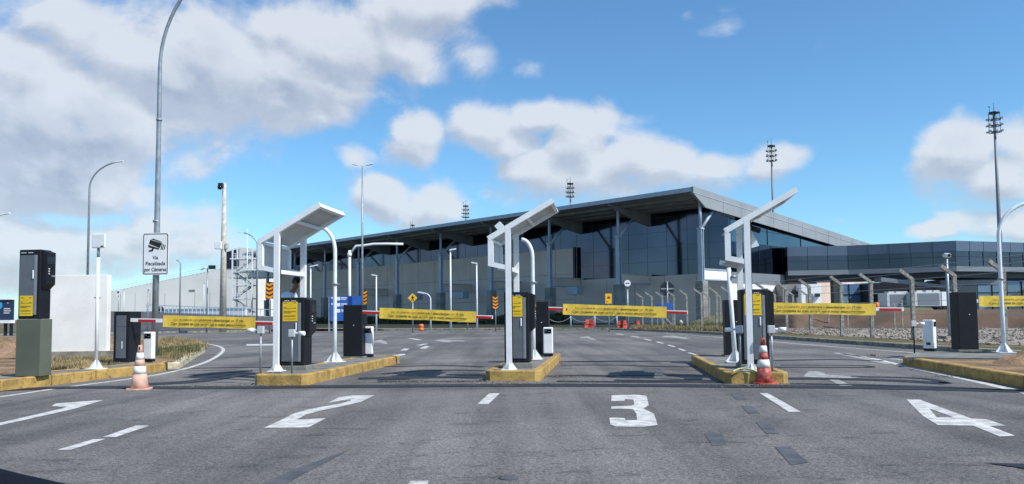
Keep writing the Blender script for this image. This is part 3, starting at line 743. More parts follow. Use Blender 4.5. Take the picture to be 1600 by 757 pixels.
# ------------------------------------------------------------------ traffic cones
def cone(px, py, H, m, label, tilt=(0, 0)):
    g = G(px, py, 0); t = thing('traffic_cone', (g.x, g.y, .0), .2, label, 'traffic cone', 'traffic cones on the lane edges')
    t.rotation_euler = (tilt[0], tilt[1], .2)
    b = MB(); 
    pts = []
    for k in range(32):
        a = 2*math.pi*k/32; rr = .205/max(abs(math.cos(a)), abs(math.sin(a)))**.55; pts.append((rr*math.cos(a), rr*math.sin(a)))
    b.prism(pts, .004, .028); b.build('base', m, t)
    r = lambda z: .155*(1-z/H)+.032*(z/H)
    zs = [.028, H*.36, H*.53, H*.68, H*.83, H]
    for i, (mm, nm) in enumerate(((m, 'lower_sleeve'), ('cone_white', 'stripe'), (m, 'middle_sleeve'), ('cone_white', 'stripe'), (m, 'tip'))):
        b = MB(); e = .003 if nm == 'stripe' else 0
        b.lathe([(r(zs[i])+e, zs[i]), (r((zs[i]+zs[i+1])/2)+e, (zs[i]+zs[i+1])/2), (r(zs[i+1])+e, zs[i+1])], 28); o = b.build(nm, mm, t)
        if nm == 'tip':
            b = MB(); b.tube([(0, -r(H*.93)-.001, H*.89), (0, -r(H*.93)-.001, H*.97)], .009, 8); b.build('slot', 'lens_black', o)
    return t
cone(218, 609, .78, 'cone_faded', 'sun-faded pale orange cone with white bands, on the road before the left kerb')
cone(1194, 600, .80, 'cone_red', 'worn red and white striped cone at the nose of the right-hand island')

# ------------------------------------------------------------------ white block on the left
g = G(72, 563, .15); g2 = G(164, 561.6, .15)
t = thing('white_wall', ((g.x+g2.x)/2, (g.y+g2.y)/2+.0, .15), math.atan2(g2.y-g.y, g2.x-g.x), 'plain white freestanding wall behind the leftmost ticket machine', 'wall')
Wb = (g2-g).length+.15; hb = ZH(Vector(((g.x+g2.x)/2, (g.y+g2.y)/2, 0)), 430)-.15
b = MB(); b.box((-.04, .12, hb/2), (Wb, .24, hb), bev=.01); b.build('wall', 'wall_block', t)
b = MB(); b.box((.10, .12, .11), (Wb+.22, .50, .24), bev=.01); b.build('footing', 'kerb_concrete', t)
b = MB(); b.box((-Wb/2-.10, -.05, hb*.55), (.05, .04, .9)); b.build('conduit', 'lens_black', t)

# ------------------------------------------------------------------ tall lamp post with the camera sign
g = G(241, 556, .16)
gp = Vector((g.x, g.y, .14))
t = thing('street_lamp', gp, -LA, 'tallest street lamp, arching out of the top of the picture above the camera sign', 'street lamp')
zt = 8.6; path = [(0, 0, 0), (.02, 0, 3.5), (.03, 0, zt)]
for i in range(1, 13):
    a = R(62)*i/12; path.append((.03+3.2*(1-math.cos(a)), 0, zt+3.2*math.sin(a)*1.08))
path.append((path[-1][0]+1.2, 0, path[-1][2]+.45))
b = MB(); b.tube(path, [.095, .085, .058]+[.05]*12+[.04], 16); b.build('pole', 'galvanised', t)
q = path[-1]; b = MB(); b.bar(q, (q[0]+.7, 0, q[2]+.12), .1, .26); b.build('lamp_head', 'lamp_white', t)
b = MB(); b.tube([(0, 0, 3.95), (0, 0, 4.02)], .10, 14); b.tube([(.03, 0, 7.0), (.03, 0, 7.05)], .085, 14); b.build('collar', 'galvanised', t)
sc_ = D(243, 397, gp.y-.12)
t = thing('camera_sign', sc_, -LA*.6, 'white sign reading Via Fiscalizada por Câmeras with a black surveillance camera', 'sign')
sw, sh = .80, 1.24
def rrect(w, h, r, n=6):
    pts = []
    for cx, cz, a0 in ((w/2-r, h/2-r, 0), (-w/2+r, h/2-r, 90), (-w/2+r, -h/2+r, 180), (w/2-r, -h/2+r, 270)):
        for k in range(n+1): a = R(a0+90*k/n); pts.append((cx+r*math.cos(a), cz+r*math.sin(a)))
    return pts
b = MB(); b.slab([(x, 0, z) for x, z in rrect(sw, sh, .07)], (0, .02, 0)); b.build('plate', 'white_paint', t, True)
b = MB(); o1 = rrect(sw-.045, sh-.045, .055); o2 = rrect(sw-.085, sh-.085, .045)
v1 = [b.bm.verts.new((x, -.004, z)) for x, z in o1]; v2 = [b.bm.verts.new((x, -.004, z)) for x, z in o2]
for i in range(len(v1)): b.bm.faces.new((v1[i], v1[(i+1) % len(v1)], v2[(i+1) % len(v1)], v2[i]))
b.build('border', 'print_black', t)
b = MB()
def fl(pts, y=-.005): b.flat([(x, y, z) for x, z in pts])
fl([(-.17, .42), (-.20, .30), (.13, .17), (.19, .31)]); fl([(-.15, .44), (.20, .325), (.17, .36), (-.07, .45)])
fl([(-.23, .27), (-.21, .20), (.10, .12), (.12, .155)][:4]); fl([(-.10, .22), (-.05, .20), (-.06, .11), (-.11, .10)]); fl([(-.22, .10), (-.08, .14), (-.07, .10), (-.10, .07), (-.20, .07)])
for k in range(3): fl([(.19+.045*k, .30-.02*k), (.215+.045*k, .30-.02*k), (.185+.045*k, .13-.02*k+.02*k), (.155+.045*k, .12-.005*k)])
b.build('camera_symbol', 'print_black', t, True)
for s, z in (('Via', -.16), ('Fiscalizada', -.335), ('por Câmeras', -.51)):
    text_line([(s, True, 'print_black')], .155, 0, z, -.005, t, {'Via': .17, 'Fiscalizada': .60, 'por Câmeras': .68}[s], 'c')
b = MB(); b.box((0, .04, .3), (.12, .06, .04)); b.box((0, .04, -.3), (.12, .06, .04)); b.build('bracket', 'galvanised', t)

# ------------------------------------------------------------------ far street lamps
def far_lamp(px, ptop, pbase, label, reach=0, style='curve', r=.06, z=.15, col='lamp_white', rise=.0, Y=None, group='street lamps beyond the gates'):
    if Y: g = D(px, pbase, Y); g.z = z
    else: g = G(px, pbase, z)
    h = ZH(g, ptop)-z; k = g.y/F
    t = thing('street_lamp', (g.x, g.y, z-.1), 0, label, 'street lamp', group)
    rx = reach*k; s = 1 if rx >= 0 else -1
    b = MB()
    if style == 'curve':
        rr = abs(rx)*.8; h0 = h-min(rr*1.0, h*.4); p = [(0, 0, 0), (0, 0, h0)]
        for i in range(1, 11):
            a = R(75)*i/10; p.append((s*rr*(1-math.cos(a))/(1-math.cos(R(75))), 0, h0+(h-h0)*math.sin(a)/math.sin(R(75))))
        b.tube(p, [r*1.3, r]+[r*.8]*10, 10); q = Vector(p[-1])
        b.build('pole', col, t)
        b = MB(); b.bar(q, q+Vector((s*max(.45, abs(rx)*.2), 0, .08)), .09, .22); b.build('lamp_head', 'lamp_white', t)
    elif style == 'flat':
        b.tube([(0, 0, 0), (0, 0, h)], [r*1.3, r*.8], 10); b.build('pole', col, t)
        b = MB(); b.bar((-s*.05, 0, h), (rx, 0, h+abs(rx)*.22), .08, .25); b.build('lamp_head', 'lamp_white', t)
    elif style == 'double':
        b.tube([(0, 0, 0), (0, 0, h*.98)], [r*1.5, r*.7], 10); b.build('pole', col, t)
        for s2 in (-1, 1):
            b = MB(); b.bar((0, 0, h*.975), (s2*abs(rx)*.55, 0, h*.985), .06, .06); b.bar((s2*abs(rx)*.45, 0, h*.985), (s2*abs(rx), 0, h*.985+.12*abs(rx)), .10, .3); b.build('lamp_head', 'lamp_white', t)
    elif style == 'arm':
        b.tube([(0, 0, 0), (0, 0, h*.93)], [r*1.5, r*1.3], 12); b.build('pole', col, t)
        b = MB(); z1 = h*.88; P = [(0, 0, z1), (rx*.12, 0, z1+.10*h), (rx*.28, 0, h*.985), (rx*.45, 0, h*1.0), (rx*.7, 0, h*1.0), (rx, 0, h*.995)]; b.tube(P, r*1.1, 12); b.build('arm', col, t)
        b = MB(); b.tube([(0, 0, h*.86), (0, 0, h*.90)], r*2, 10); b.build('collar', 'lamp_white', t)
    elif style == 'none':
        b.tube([(0, 0, 0), (0, 0, h)], [r*1.3, r*.7], 10); b.build('pole', col, t)
        b = MB(); b.box((0, 0, h), (.25, .2, .12)); b.build('lamp_head', 'lamp_white', t)
    return t
far_lamp(135, 252, 520, 'slender curved street lamp rising behind the white wall, grey pole', 52, 'curve', .08, col='galvanised')
far_lamp(546, 380, 517, 'white lamp post with one long level arm, rising behind the blue direction sign', 84, 'arm', .085)
far_lamp(566, 252, 517.5, 'very tall thin mast with two lamp heads above the level-armed lamp', 16, 'double', .07, col='galvanised')
far_lamp(704.5, 389, 518, 'street lamp with short flat head, before the wall left of the middle shelter', 9, 'flat', .06)
far_lamp(745.5, 410, 517, 'low street lamp nearest the left side of the middle shelter, head bent left', -8, 'flat', .055)
far_lamp(588, 429, 518, 'low street lamp between the blue sign and the walking-figure sign, head bent left', -7, 'flat', .055)
far_lamp(673, 456, 518, 'short curved path lamp right of the walking-figure sign', -12, 'curve', .045)
far_lamp(485, 415, 517, 'street lamp seen between shelter and arched post of lane 2', 11, 'flat', .06)
far_lamp(401, 362, 519, 'curved street lamp just left of the first shelter', -26, 'curve', .06, col='galvanised')
far_lamp(280.5, 405, 519, 'thin curved street lamp just right of the camera sign', -8, 'curve', .05, col='galvanised')
far_lamp(230.5, 449, 520, 'headless-looking thin lamp pole just left of the camera sign pole', 0, 'none', .05, col='galvanised')
far_lamp(318, 441, 505, 'small far lamp left of the black floodlight pole', 4, 'flat', .05, Y=110, z=1)
far_lamp(193, 453, 505, 'far lamp pole before the low end of the pale hall, beside the white wall', 0, 'none', .06, Y=130, z=1)
far_lamp(170, 447, 505, 'far lamp pole right at the edge of the white wall', 0, 'none', .06, Y=120, z=1)
far_lamp(-16, 333, 521, 'street lamp whose lit head just enters at the left edge of the picture', 20, 'curve', .07, Y=55)
g = G(323, 519, .15); h = ZH(g, 422)
t = thing('floodlight_pole', (g.x, g.y, .1), 0, 'thin pole with a black floodlight and a white lamp, before the pale hall', 'floodlight')
b = MB(); b.tube([(0, 0, 0), (0, 0, h)], [.07, .045], 10); b.build('pole', 'galvanised', t)
b = MB(); b.box((.35, 0, h+.1), (.45, .3, .3)); b.build('floodlight', 'lens_black', t)
b = MB(); b.tube([(-.5, 0, h-.1), (-.2, 0, h+.1), (0, 0, h-.02)], .06, 8); b.build('lamp_head', 'lamp_white', t)

# concrete pole with a camera and a cabinet
g = G(348, 518, .15); h = ZH(g, 285)-.15
t = thing('concrete_pole', (g.x, g.y, .1), 0, 'tall tapering concrete pole with a black camera on top, behind the first banner', 'pole')
b = MB(); b.tube([(0, 0, 0), (0, 0, h)], [.29, .15], 16); b.build('pole', 'concrete_pole', t)
b = MB(); b.box((-.15, -.25, h-.25), (.35, .6, .3)); b.ball((-.2, -.45, h-.45), .2); b.build('camera', 'lens_black', t)
z1 = ZH(g, 384)-.1; b = MB(); b.box((-.35, -.2, z1), (.55, .4, .62), bev=.03); b.build('equipment_box', 'lamp_white', t)
b = MB(); b.box((.3, -.1, z1-.05), (.2, .3, .5), bev=.03); b.build('equipment_box', 'panel_grey', t)

# camera mast on the right
g = G(1484, 524, .3); h = ZH(g, 405)-.3
t = thing('camera_mast', (g.x, g.y, .1), 0, 'slim grey mast with a small white camera on top, left of the rightmost cabinet', 'camera mast')
b = MB(); b.tube([(0, 0, 0), (0, 0, h+.2)], .055, 12); b.build('pole', 'galvanised', t)
b = MB(); b.box((0, 0, .02), (.6, .6, .3)); b.build('base', 'kerb_concrete', t)
b = MB(); b.tube([(-.02, .1, h+.35), (-.02, -.22, h+.32)], .085, 12); b.build('camera', 'lamp_white', t)
b = MB(); b.tube([(-.02, -.2, h+.32), (-.02, -.245, h+.318)], .06, 12); b.box((-.18, 0, h+.40), (.14, .05, .04)); b.build('lens', 'lens_black', t)

# ------------------------------------------------------------------ chevron markers
def chevron(px, ptop, pbot, pbase, label, wpx=12, Y=None):
    g = G(px, pbase, .1); k = g.y/F; zt, zb = ZH(g, ptop), ZH(g, pbot)
    t = thing('chevron_marker', (g.x, g.y, .0), 0, label, 'road marker', 'black and orange chevron markers')
    b = MB(); b.tube([(0, 0, 0), (0, 0, zt-.1)], .045, 10); b.build('pole', 'galvanised', t)
    w = wpx*k; b = MB(); b.box((0, -.08, (zt+zb)/2), (w, .03, zt-zb)); p = b.build('board', 'print_black', t)
    n = 4; hh = (zt-zb)/n; b = MB()
    for i in range(n):
        z0 = zt-.02-i*hh; th = hh*.56; dp = hh*.46
        for s in (-1, 1): b.flat([(s*w*.46, -.1, z0), (0, -.1, z0-dp), (0, -.1, z0-dp-th), (s*w*.46, -.1, z0-th)])
    b.build('chevrons', 'chevron_orange', p)
    return t
chevron(421, 441, 467, 520, 'chevron marker before the first banner end, beside the shelter post of lane 2', 12)
chevron(569.5, 454, 476, 518, 'chevron marker rising behind the barrier cabinet of lane 2', 9)
chevron(774.5, 463, 483, 516.5, 'chevron marker before the dark wall, left of the middle machine', 9)

# ------------------------------------------------------------------ road signs
def pole_sign(name, px, ptop, pbase, label, cat='sign', r=.045, z=.15):
    g = G(px, pbase, z); t = thing(name, (g.x, g.y, z-.1), 0, label, cat)
    b = MB(); b.tube([(0, 0, 0), (0, 0, ZH(g, ptop)-z+.1)], r, 10); b.build('pole', 'galvanised', t)
    return t, g, g.y/F
t, g, k = pole_sign('pedestrian_sign', 645, 470, 517.5, 'yellow diamond warning sign with a black walking figure')
zc = ZH(g, 466)-.05; a = 7.5*k
b = MB(); b.slab([(0, -.07, zc+a), (a, -.07, zc), (0, -.07, zc-a), (-a, -.07, zc)], (0, .03, 0)); pl = b.build('plate', 'sign_amber', t)
b = MB(); s = a*.12
for q in ([(-s*.8, s*4), (s*1, s*4), (s*1, s*2.6), (-s*.8, s*2.6)], [(-s, s*2.4), (s*1.2, s*2.4), (s*1, -s*1), (-s, -s*1)], [(-s, -s), (0, -s), (-s*1.3, -s*5), (-s*2.4, -s*5)], [(0, -s), (s, -s), (s*2.6, -s*5), (s*1.5, -s*5)], [(-s, s*2), (-s*.6, s*1.2), (-s*2.6, -s*.6), (-s*2.9, 0)], [(s, s*2), (s*.8, s*1), (s*2.6, -s*.2), (s*2.9, s*.6)]):
    b.flat([(x, -.085, zc+z) for x, z in q])
b.build('walking_figure', 'print_black', pl)
t, g, k = pole_sign('warning_sign', 951.5, 461, 516.5, 'upright orange rectangular sign above the third banner')
zc = ZH(g, 467)-.05; b = MB(); b.box((0, -.07, zc), (10*k, .03, 15.5*k)); pl = b.build('plate', 'sign_amber', t)
b = MB(); b.flat([(x*k, -.09, zc+z*k) for x, z in ((-2, 3.5), (-.6, 2.6), (0, 5), (.8, 2.6), (2.6, 3), (1.2, 1.4), (2, -.6), (.2, .4), (-1.6, -.8), (-1, 1.2))]); b.flat([(x*k, -.09, zc+z*k) for x, z in ((-3.6, -4), (-1.8, -3.4), (-1.2, -5), (-3, -6.6))]); b.build('symbol', 'boom_red', pl, True)
t, g, k = pole_sign('round_sign', 981.5, 452, 514.5, 'round white sign with a short black word, left of the concrete post fence', r=.06)
zc = ZH(g, 443)-.05; b = MB(); b.tube([(0, -.05, zc), (0, -.09, zc)], 5*k, 28); pl = b.build('plate', 'white_paint', t)
b = MB(); b.box((0, -.1, zc), (5.5*k, .004, 1.4*k)); b.build('printed_lines', 'print_black', pl)
t, g, k = pole_sign('stop_sign', 1044, 440, 512.5, 'dark back of an eight-sided sign among the fence posts, pale pole and crossbar', r=.05)
zc = ZH(g, 451.5)-.05; b = MB(); b.slab([(11.5*k*math.cos(R(22.5+45*i)), .06, zc+11.5*k*math.sin(R(22.5+45*i))) for i in range(8)], (0, .03, 0)); b.build('plate', 'frame_dark', t)
b = MB(); b.box((0, .02, zc), (20*k, .04, .09)); b.box((0, 0, zc), (.10, .04, 22*k)); b.build('crossbar', 'chain_grey', t)
# blue direction sign
g = G(540, 517.5, .15); k = g.y/F
t = thing('direction_sign', (g.x, g.y, .1), 0, 'large blue direction sign with white arrows, left of the tall black cabinet of lane 2', 'sign')
zt, zb = ZH(g, 465), ZH(g, 504)
b = MB(); b.slab([(-24*k, 0, zt), (27*k, 0, zt), (27*k, 0, zb+.02), (-24*k, 0, zb)], (0, .06, 0)); pl = b.build('plate', 'blue_sign', t)
for x in (-26, 5): b = MB(); b.box((x*k, .1, (zt-.1)/2), (.12, .1, zt)); b.build('pole', 'galvanised', t)
for i in range(3):
    zc = zt-(4+9.5*i)*k; b = MB(); b.box((-11*k, -.012, zc), (5*k, .01, 5.2*k)); b.build('pictogram', 'print_white', pl)
    if i < 2: b = MB(); b.bar((-21.5*k, -.01, zc+1.8*k), (-16*k, -.01, zc-2*k), .9*k, .01); b.flat([(x*k, -.016, zc+z*k) for x, z in ((-22.6, 2.8), (-19.2, 2.2), (-21.8, -.6))]); b.build('arrow', 'print_white', pl)
    b = MB(); b.box((-2.5*k, -.012, zc+1.1*k), (9*k, .01, 1.7*k)); b.box((-3*k, -.012, zc-1.5*k), (7.5*k, .01, .9*k)); b.build('printed_lines', 'print_white', pl)
g = G(1040, 513, .15); k = g.y/F; t = thing('direction_sign', (g.x, g.y, .1), 0, 'small blue road sign just above the right end of the third banner', 'sign')
zc = ZH(g, 481); b = MB(); b.box((0, 0, zc), (27*k, .05, 10*k)); b.build('plate', 'blue_sign', t)
for x in (-12, 12): b = MB(); b.box((x*k, .06, zc/2), (.08, .06, zc)); b.build('pole', 'galvanised', t)
# billboard, far left
g = G(2, 524, .15); k = g.y/F
t = thing('billboard', (g.x, g.y, .1), 0, 'dark blue billboard with a bright blue disc at the left edge of the picture', 'billboard')
zt, zb = ZH(g, 471), ZH(g, 503)
b = MB(); b.box((-15*k, 0, (zt+zb)/2), (64*k, .3, zt-zb)); pl = b.build('panel', 'navy_sign', t)
b = MB(); b.box((-15*k, -.05, zb-.1), (66*k, .5, .22)); b.box((-15*k, -.05, zt+.04), (66*k, .42, .07)); b.build('frame', 'white_paint', t)
b = MB(); b.tube([(-4*k, -.15, zt-9*k), (-4*k, -.17, zt-9*k)], 6.5*k, 24); b.build('disc', 'cyan_sign', pl)
b = MB()
for i, (x0, x1) in enumerate(((5, 15), (5, 16), (5, 14))): b.box(((x0+x1)/2*k, -.16, zt-(14+3.3*i)*k), ((x1-x0)*k, .01, 1.2*k))
b.box((11*k, -.16, zt-5*k), (3*k, .01, .8*k)); b.build('printed_lines', 'print_white', pl)
for x in (-40, -25, -10, 5, 14): b = MB(); b.box((x*k, .1, zb/2), (.15, .2, zb)); b.build('support', 'frame_dark', t)
t = thing('rack', (g.x+.9*0+11*k, g.y-2, .12), 0, 'small pale tubular rack under the billboard', 'rack')
b = MB()
for x in (-.25, 0, .25): b.tube([(x, 0, 0), (x, 0, .8), (x+.1, 0, .9), (x+.2, 0, .8), (x+.2, 0, 0)], .025, 8)
b.build('rail', 'galvanised', t)

# ------------------------------------------------------------------ barrels, red blocks, chain posts
g = G(659, 516.5, .15); t = thing('plastic_barrel', (g.x, g.y-.4, .13), 0, 'round orange plastic barrel under the second banner', 'barrel')
b = MB(); b.lathe([(.17, 0), (.19, .12), (.15, .3)], 20); b.build('base', 'orange_plastic', t); b = MB(); b.lathe([(.15, .30), (.17, .36), (.165, .58), (.1, .62)], 20); b.build('lid', 'orange_plastic', t)
t.scale = (1.1, 1.1, .8)
def redblock(px, py, s, label, rz=.2):
    g = G(px, py, .13); t = thing('road_block', g, rz, label, 'road barrier', 'red plastic road blocks beyond the third banner')
    b = MB(); b.slab([(-.34*s, -.22, 0), (.34*s, -.22, 0), (.13*s, -.10, .80*s), (-.13*s, -.10, .80*s)], (0, .4, 0)); b.bm.verts.ensure_lookup_table(); b.build('body', 'red_plastic', t)
    b = MB(); b.box((0, -.2, .45*s), (.25*s, .03, .12*s)); b.build('grip', 'orange_plastic', t)
    return t
redblock(917, 512.5, .85, 'left one of the two red road blocks touching each other')
redblock(924.5, 513, .85, 'right one of the two red road blocks touching each other', -.3)
redblock(967, 513, .70, 'red road block left of the round white sign', .1)
redblock(975, 513, .75, 'orange-red road block directly left of the round sign pole', .5)
redblock(996, 513, .7, 'red road block at the foot of the first concrete fence posts', .3)
t0 = G(892, 514, .13); t = thing('chain_barrier', t0, 0, 'grey chain drooping between small blue posts beyond lane 3', 'chain')
xs = [-38, 0, 37.5, 72]; k = t0.y/F
for x in xs:
    b = MB(); b.tube([(x*k, 0, 0), (x*k, 0, .98)], .05, 10); b.build('post', 'steel_blue', t)
for i in range(3):
    b = MB(); b.tube([((xs[i]+(xs[i+1]-xs[i])*u/10)*k, -.02, .92-1.6*(u/10)*(1-u/10)) for u in range(11)], .018, 6); b.build('chain', 'chain_grey', t)
g = G(731, 515.5, .13); t = thing('waste_bin', g, 0, 'small violet blue bin on legs beyond the second banner', 'bin')
b = MB(); b.box((-.16, 0, .95), (.26, .25, .75), bev=.04); b.box((.16, 0, .95), (.26, .25, .75), bev=.04); b.build('body', 'blue_sign', t)
b = MB(); b.tube([(0, 0, 0), (0, 0, .9)], .04, 8); b.build('leg', 'galvanised', t)
g = G(1064, 513, .15); t = thing('hydrant', g, 0, 'small pale hydrant in the weeds between fence posts', 'hydrant')
b = MB(); b.lathe([(.10, 0), (.09, .3), (.13, .34), (.12, .5), (.04, .58)], 14); b.build('body', 'concrete_pole', t); b = MB(); b.tube([(-.17, 0, .38), (.17, 0, .38)], .05, 10); b.build('outlet', 'concrete_pole', t)

# ------------------------------------------------------------------ concrete post fence
fp = [(1004.5, 512.3), (1018.7, 512.8), (1035.6, 513.2), (1054, 513.8), (1074.4, 514.6), (1097, 515.5), (1120, 516.5), (1141, 517.3), (1169, 518.4), (1198, 519.5), (1229.6, 520.5), (1268, 522.7), (1316, 525.2), (1363, 527.5), (1428, 531.0), (1495, 534.5), (1570, 539), (1655, 544.5)]
f0 = G(*fp[0], .15)
fence = thing('post_fence', (f0.x, f0.y, .1), 0, 'row of weathered concrete posts with bent tops and thin wire beyond the right-hand road', 'fence')
pos = []
for i, (px, py) in enumerate(fp):
    g = G(px, py, .15); q = Vector((g.x-f0.x, g.y-f0.y, 0)); pos.append(q)
    b = MB(); lx, ly = random.uniform(-.04, .04), random.uniform(-.03, .03)
    b.bar((q.x, q.y, -.1), (q.x+lx, q.y+ly, 2.36), .13, .13); b.bar((q.x+lx+.03, q.y+ly, 2.33), (q.x+lx-.52, q.y+ly-.10, 2.70), .115, .11); b.build('post', 'post_concrete', fence)
b = MB()
for dx in (.35, .9):
    q = pos[1]; b.bar((q.x+dx+1.0, q.y, -.1), (q.x+dx*.2, q.y, 1.6), .11, .11)
b.build('brace', 'post_concrete', fence)
b = MB()
for z in (.5, 1.0, 1.5, 2.0, 2.32): b.tube([(p.x, p.y-.06, z) for p in pos], .008, 4)
for u in (.4, .95): b.tube([(p.x-.5*u, p.y-.1*u-.05, 2.36+.34*u+.06) for p in pos], .008, 4)
b.build('wire', 'galvanised', fence)
# second row behind
f1 = D(1125, 505, 66); f1.z = .1
fence2 = thing('post_fence', f1, 0, 'second, farther row of bent-topped posts just left of the white walls', 'fence')
for (px, Y) in ((1109, 64), (1126, 61), (1212, 56), (1240, 57), (1262, 58)):
    g = D(px, 505, Y); b = MB(); q = (g.x-f1.x, g.y-f1.y); b.bar((*q, -.1), (*q, 2.4), .13, .13); b.bar((q[0]+.03, q[1], 2.36), (q[0]-.6, q[1], 2.85), .11, .11); b.build('post', 'post_concrete', fence2)
b = MB()
# far, thin stakes on the bank
for i, (px, Y) in enumerate(((1295, 46), (1325, 45), (1398, 43), (1410, 43), (1573, 41))):
    g = D(px, 510, Y)
    t = thing('fence_stake', (g.x, g.y, .3), 0, ['thin stake on the earth bank left of the fourth banner end', 'thin stake below the fourth banner', 'thin stake right of the red boom tip of lane 4', 'taller thin stake between the red boom tip and the grey detector post', 'thin stake behind the rightmost arched post'][i], 'stake', 'stakes on the earth bank')
    b2 = MB(); b2.bar((0, 0, 0), (0.02, 0, 1.3+.25*(i % 2)), .07, .07); b2.build('shaft', 'post_concrete', t); b2 = MB(); b2.bar((0.02, 0, 1.3), (-.12, 0, 1.42), .05, .05); b2.build('tip', 'post_concrete', t)
b.bm.free()

# ------------------------------------------------------------------ terminal building
TA = math.atan2(.693, .721)
T = thing('terminal_building', (18.2, 73.7, 0), TA, 'long grey airport terminal with a wide overhanging roof on forked columns', 'building')
NCOL = 10; YL = 96.0; WX = 5.35
zr = lambda x: 13.1-.075*(x+1.8)
# roof deck
b = MB(); b.slab([(-1.8, -.3, zr(-1.8)-.28), (-1.8, -.3, zr(-1.8)), (40, -.3, zr(40)), (40, -.3, zr(40)-.28)], (0, YL+.6, 0)); roof = b.build('roof', 'roof_metal', T)
b = MB()
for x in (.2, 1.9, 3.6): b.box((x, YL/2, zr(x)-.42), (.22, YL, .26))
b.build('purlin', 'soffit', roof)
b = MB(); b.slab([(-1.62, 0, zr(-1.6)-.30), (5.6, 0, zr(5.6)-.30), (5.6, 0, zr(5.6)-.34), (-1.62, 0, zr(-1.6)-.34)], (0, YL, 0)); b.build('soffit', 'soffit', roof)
b = MB(); b.box((-1.86, YL/2, 12.93), (.10, YL+.6, .42)); b.build('gutter', 'steel_blue', roof)
# gable end fascia
b = MB(); b.slab([(-1.9, -.32, 13.18), (40.2, -.32, 13.18-.075*42), (40.2, -.32, 8.45), (.2, -.32, 11.35), (-1.9, -.32, 12.55)], (0, -.22, 0)); fa = b.build('fascia', 'roof_metal', T)
b = MB(); b.slab([(-1.9, -.545, 12.62), (40.2, -.545, 9.45), (40.2, -.545, 9.40), (-1.9, -.545, 12.57)], (0, -.03, 0)); b.build('joint', 'steel_blue', fa)
# joints across the fascia
b = MB()
for i in range(1, 12):
    x = i*3.4; b.box((x, -.547, zr(x)-.85), (.03, .012, 1.5))
b.build('joint', 'spandrel', fa)
for n in range(NCOL):
    y = 10*n
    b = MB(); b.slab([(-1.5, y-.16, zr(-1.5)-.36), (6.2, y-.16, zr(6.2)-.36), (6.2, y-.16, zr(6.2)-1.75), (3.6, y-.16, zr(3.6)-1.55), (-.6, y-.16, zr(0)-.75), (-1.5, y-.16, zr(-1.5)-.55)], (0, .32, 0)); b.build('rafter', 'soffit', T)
    b = MB(); b.box((0, y, 2.1), (.95, .85, 4.4), bev=.04); col = b.build('pier', 'pier_concrete', T)
    b = MB(); b.box((-.16, y, 6.8), (.07, .46, 5.1)); b.box((.16, y, 6.8), (.07, .46, 5.1)); b.box((0, y, 6.8), (.28, .08, 5.1)); b.box((0, y, 9.35), (.62, .5, .16)); b.tube([(0, y, 9.3), (0, y, 12.2)], .15, 12); b.build('column', 'steel_blue', T)
    b = MB(); b.tube([(.1, y, 9.3), (2.6, y, 11.5)], .14, 12); b.build('branch', 'steel_blue', T)
    if n in (0, 1, 2, 3, 4, 6):
        b = MB(); b.box((2.75, y, 5.45), (5.1, .30, .12)); b.box((2.75, y, 4.45), (5.1, .30, .12)); b.build('beam', 'steel_blue', T)
        b = MB(); b.box((2.75, y, 4.95), (5.0, .16, .86)); b.build('beam_web', 'wall_white' if n == 0 else 'wall_grey', T)  # first web coloured white for the sunlight on it, the rest grey
    if n in (2, 3, 4, 5):
        b = MB(); b.box((1.8, y-2.2, 3.9), (1.1, 1.6, .9), bev=.03); b.build('air_unit', 'steel_blue', T)
# facade walls: local x = WX, running along y
W2 = 20.8
b = MB(); b.box((WX+.25, W2/2+.0, 2.65), (.5, W2, 5.3)); b.build('wall', 'wall_grey', T)
b = MB(); b.box((WX+.22, (W2+YL)/2, 4.6), (.56, YL-W2, 9.2)); b.build('wall', 'wall_grey', T)
# wall panel joints
b = MB()
for i in range(1, 24):
    y = i*4.0
    b.box((WX-.062 if y > W2 else WX-.002, y, 4.6 if y > W2 else 2.65), (.012, .03, 9.18 if y > W2 else 5.28))
for z in (3.0, 6.1): b.box((WX-.064, (W2+YL)/2, z), (.012, YL-W2, .03))
b.build('joint', 'frame_dark', T)
b = MB(); b.box((WX-.12, W2, 7.3), (.3, .3, 4.0)); b.build('joint', 'frame_dark', T)
b = MB(); b.box((WX+.35, (0.1+W2)/2, 8.9), (.10, W2-.1, 7.2)); gl = b.build('glazing', 'glass_shade', T)
b = MB(); b.box((WX+.35, (W2+YL)/2, 10.9), (.10, YL-W2, 3.4)); gl2 = b.build('glazing', 'glass_shade', T)
b = MB()
for i in range(0, 9):
    y = i*2.6; b.box((WX+.295, y, 8.9), (.02, .035, 7.2))
for z in (6.9, 8.5, 10.1, 11.7): b.box((WX+.295, W2/2, z), (.02, W2, .03))
b.build('mullion', 'mullion_navy', gl)
b = MB()
for i in range(9, 37):
    y = i*2.6; b.box((WX+.295, y, 10.8), (.02, .035, 3.2))
b.build('mullion', 'mullion_navy', gl2)
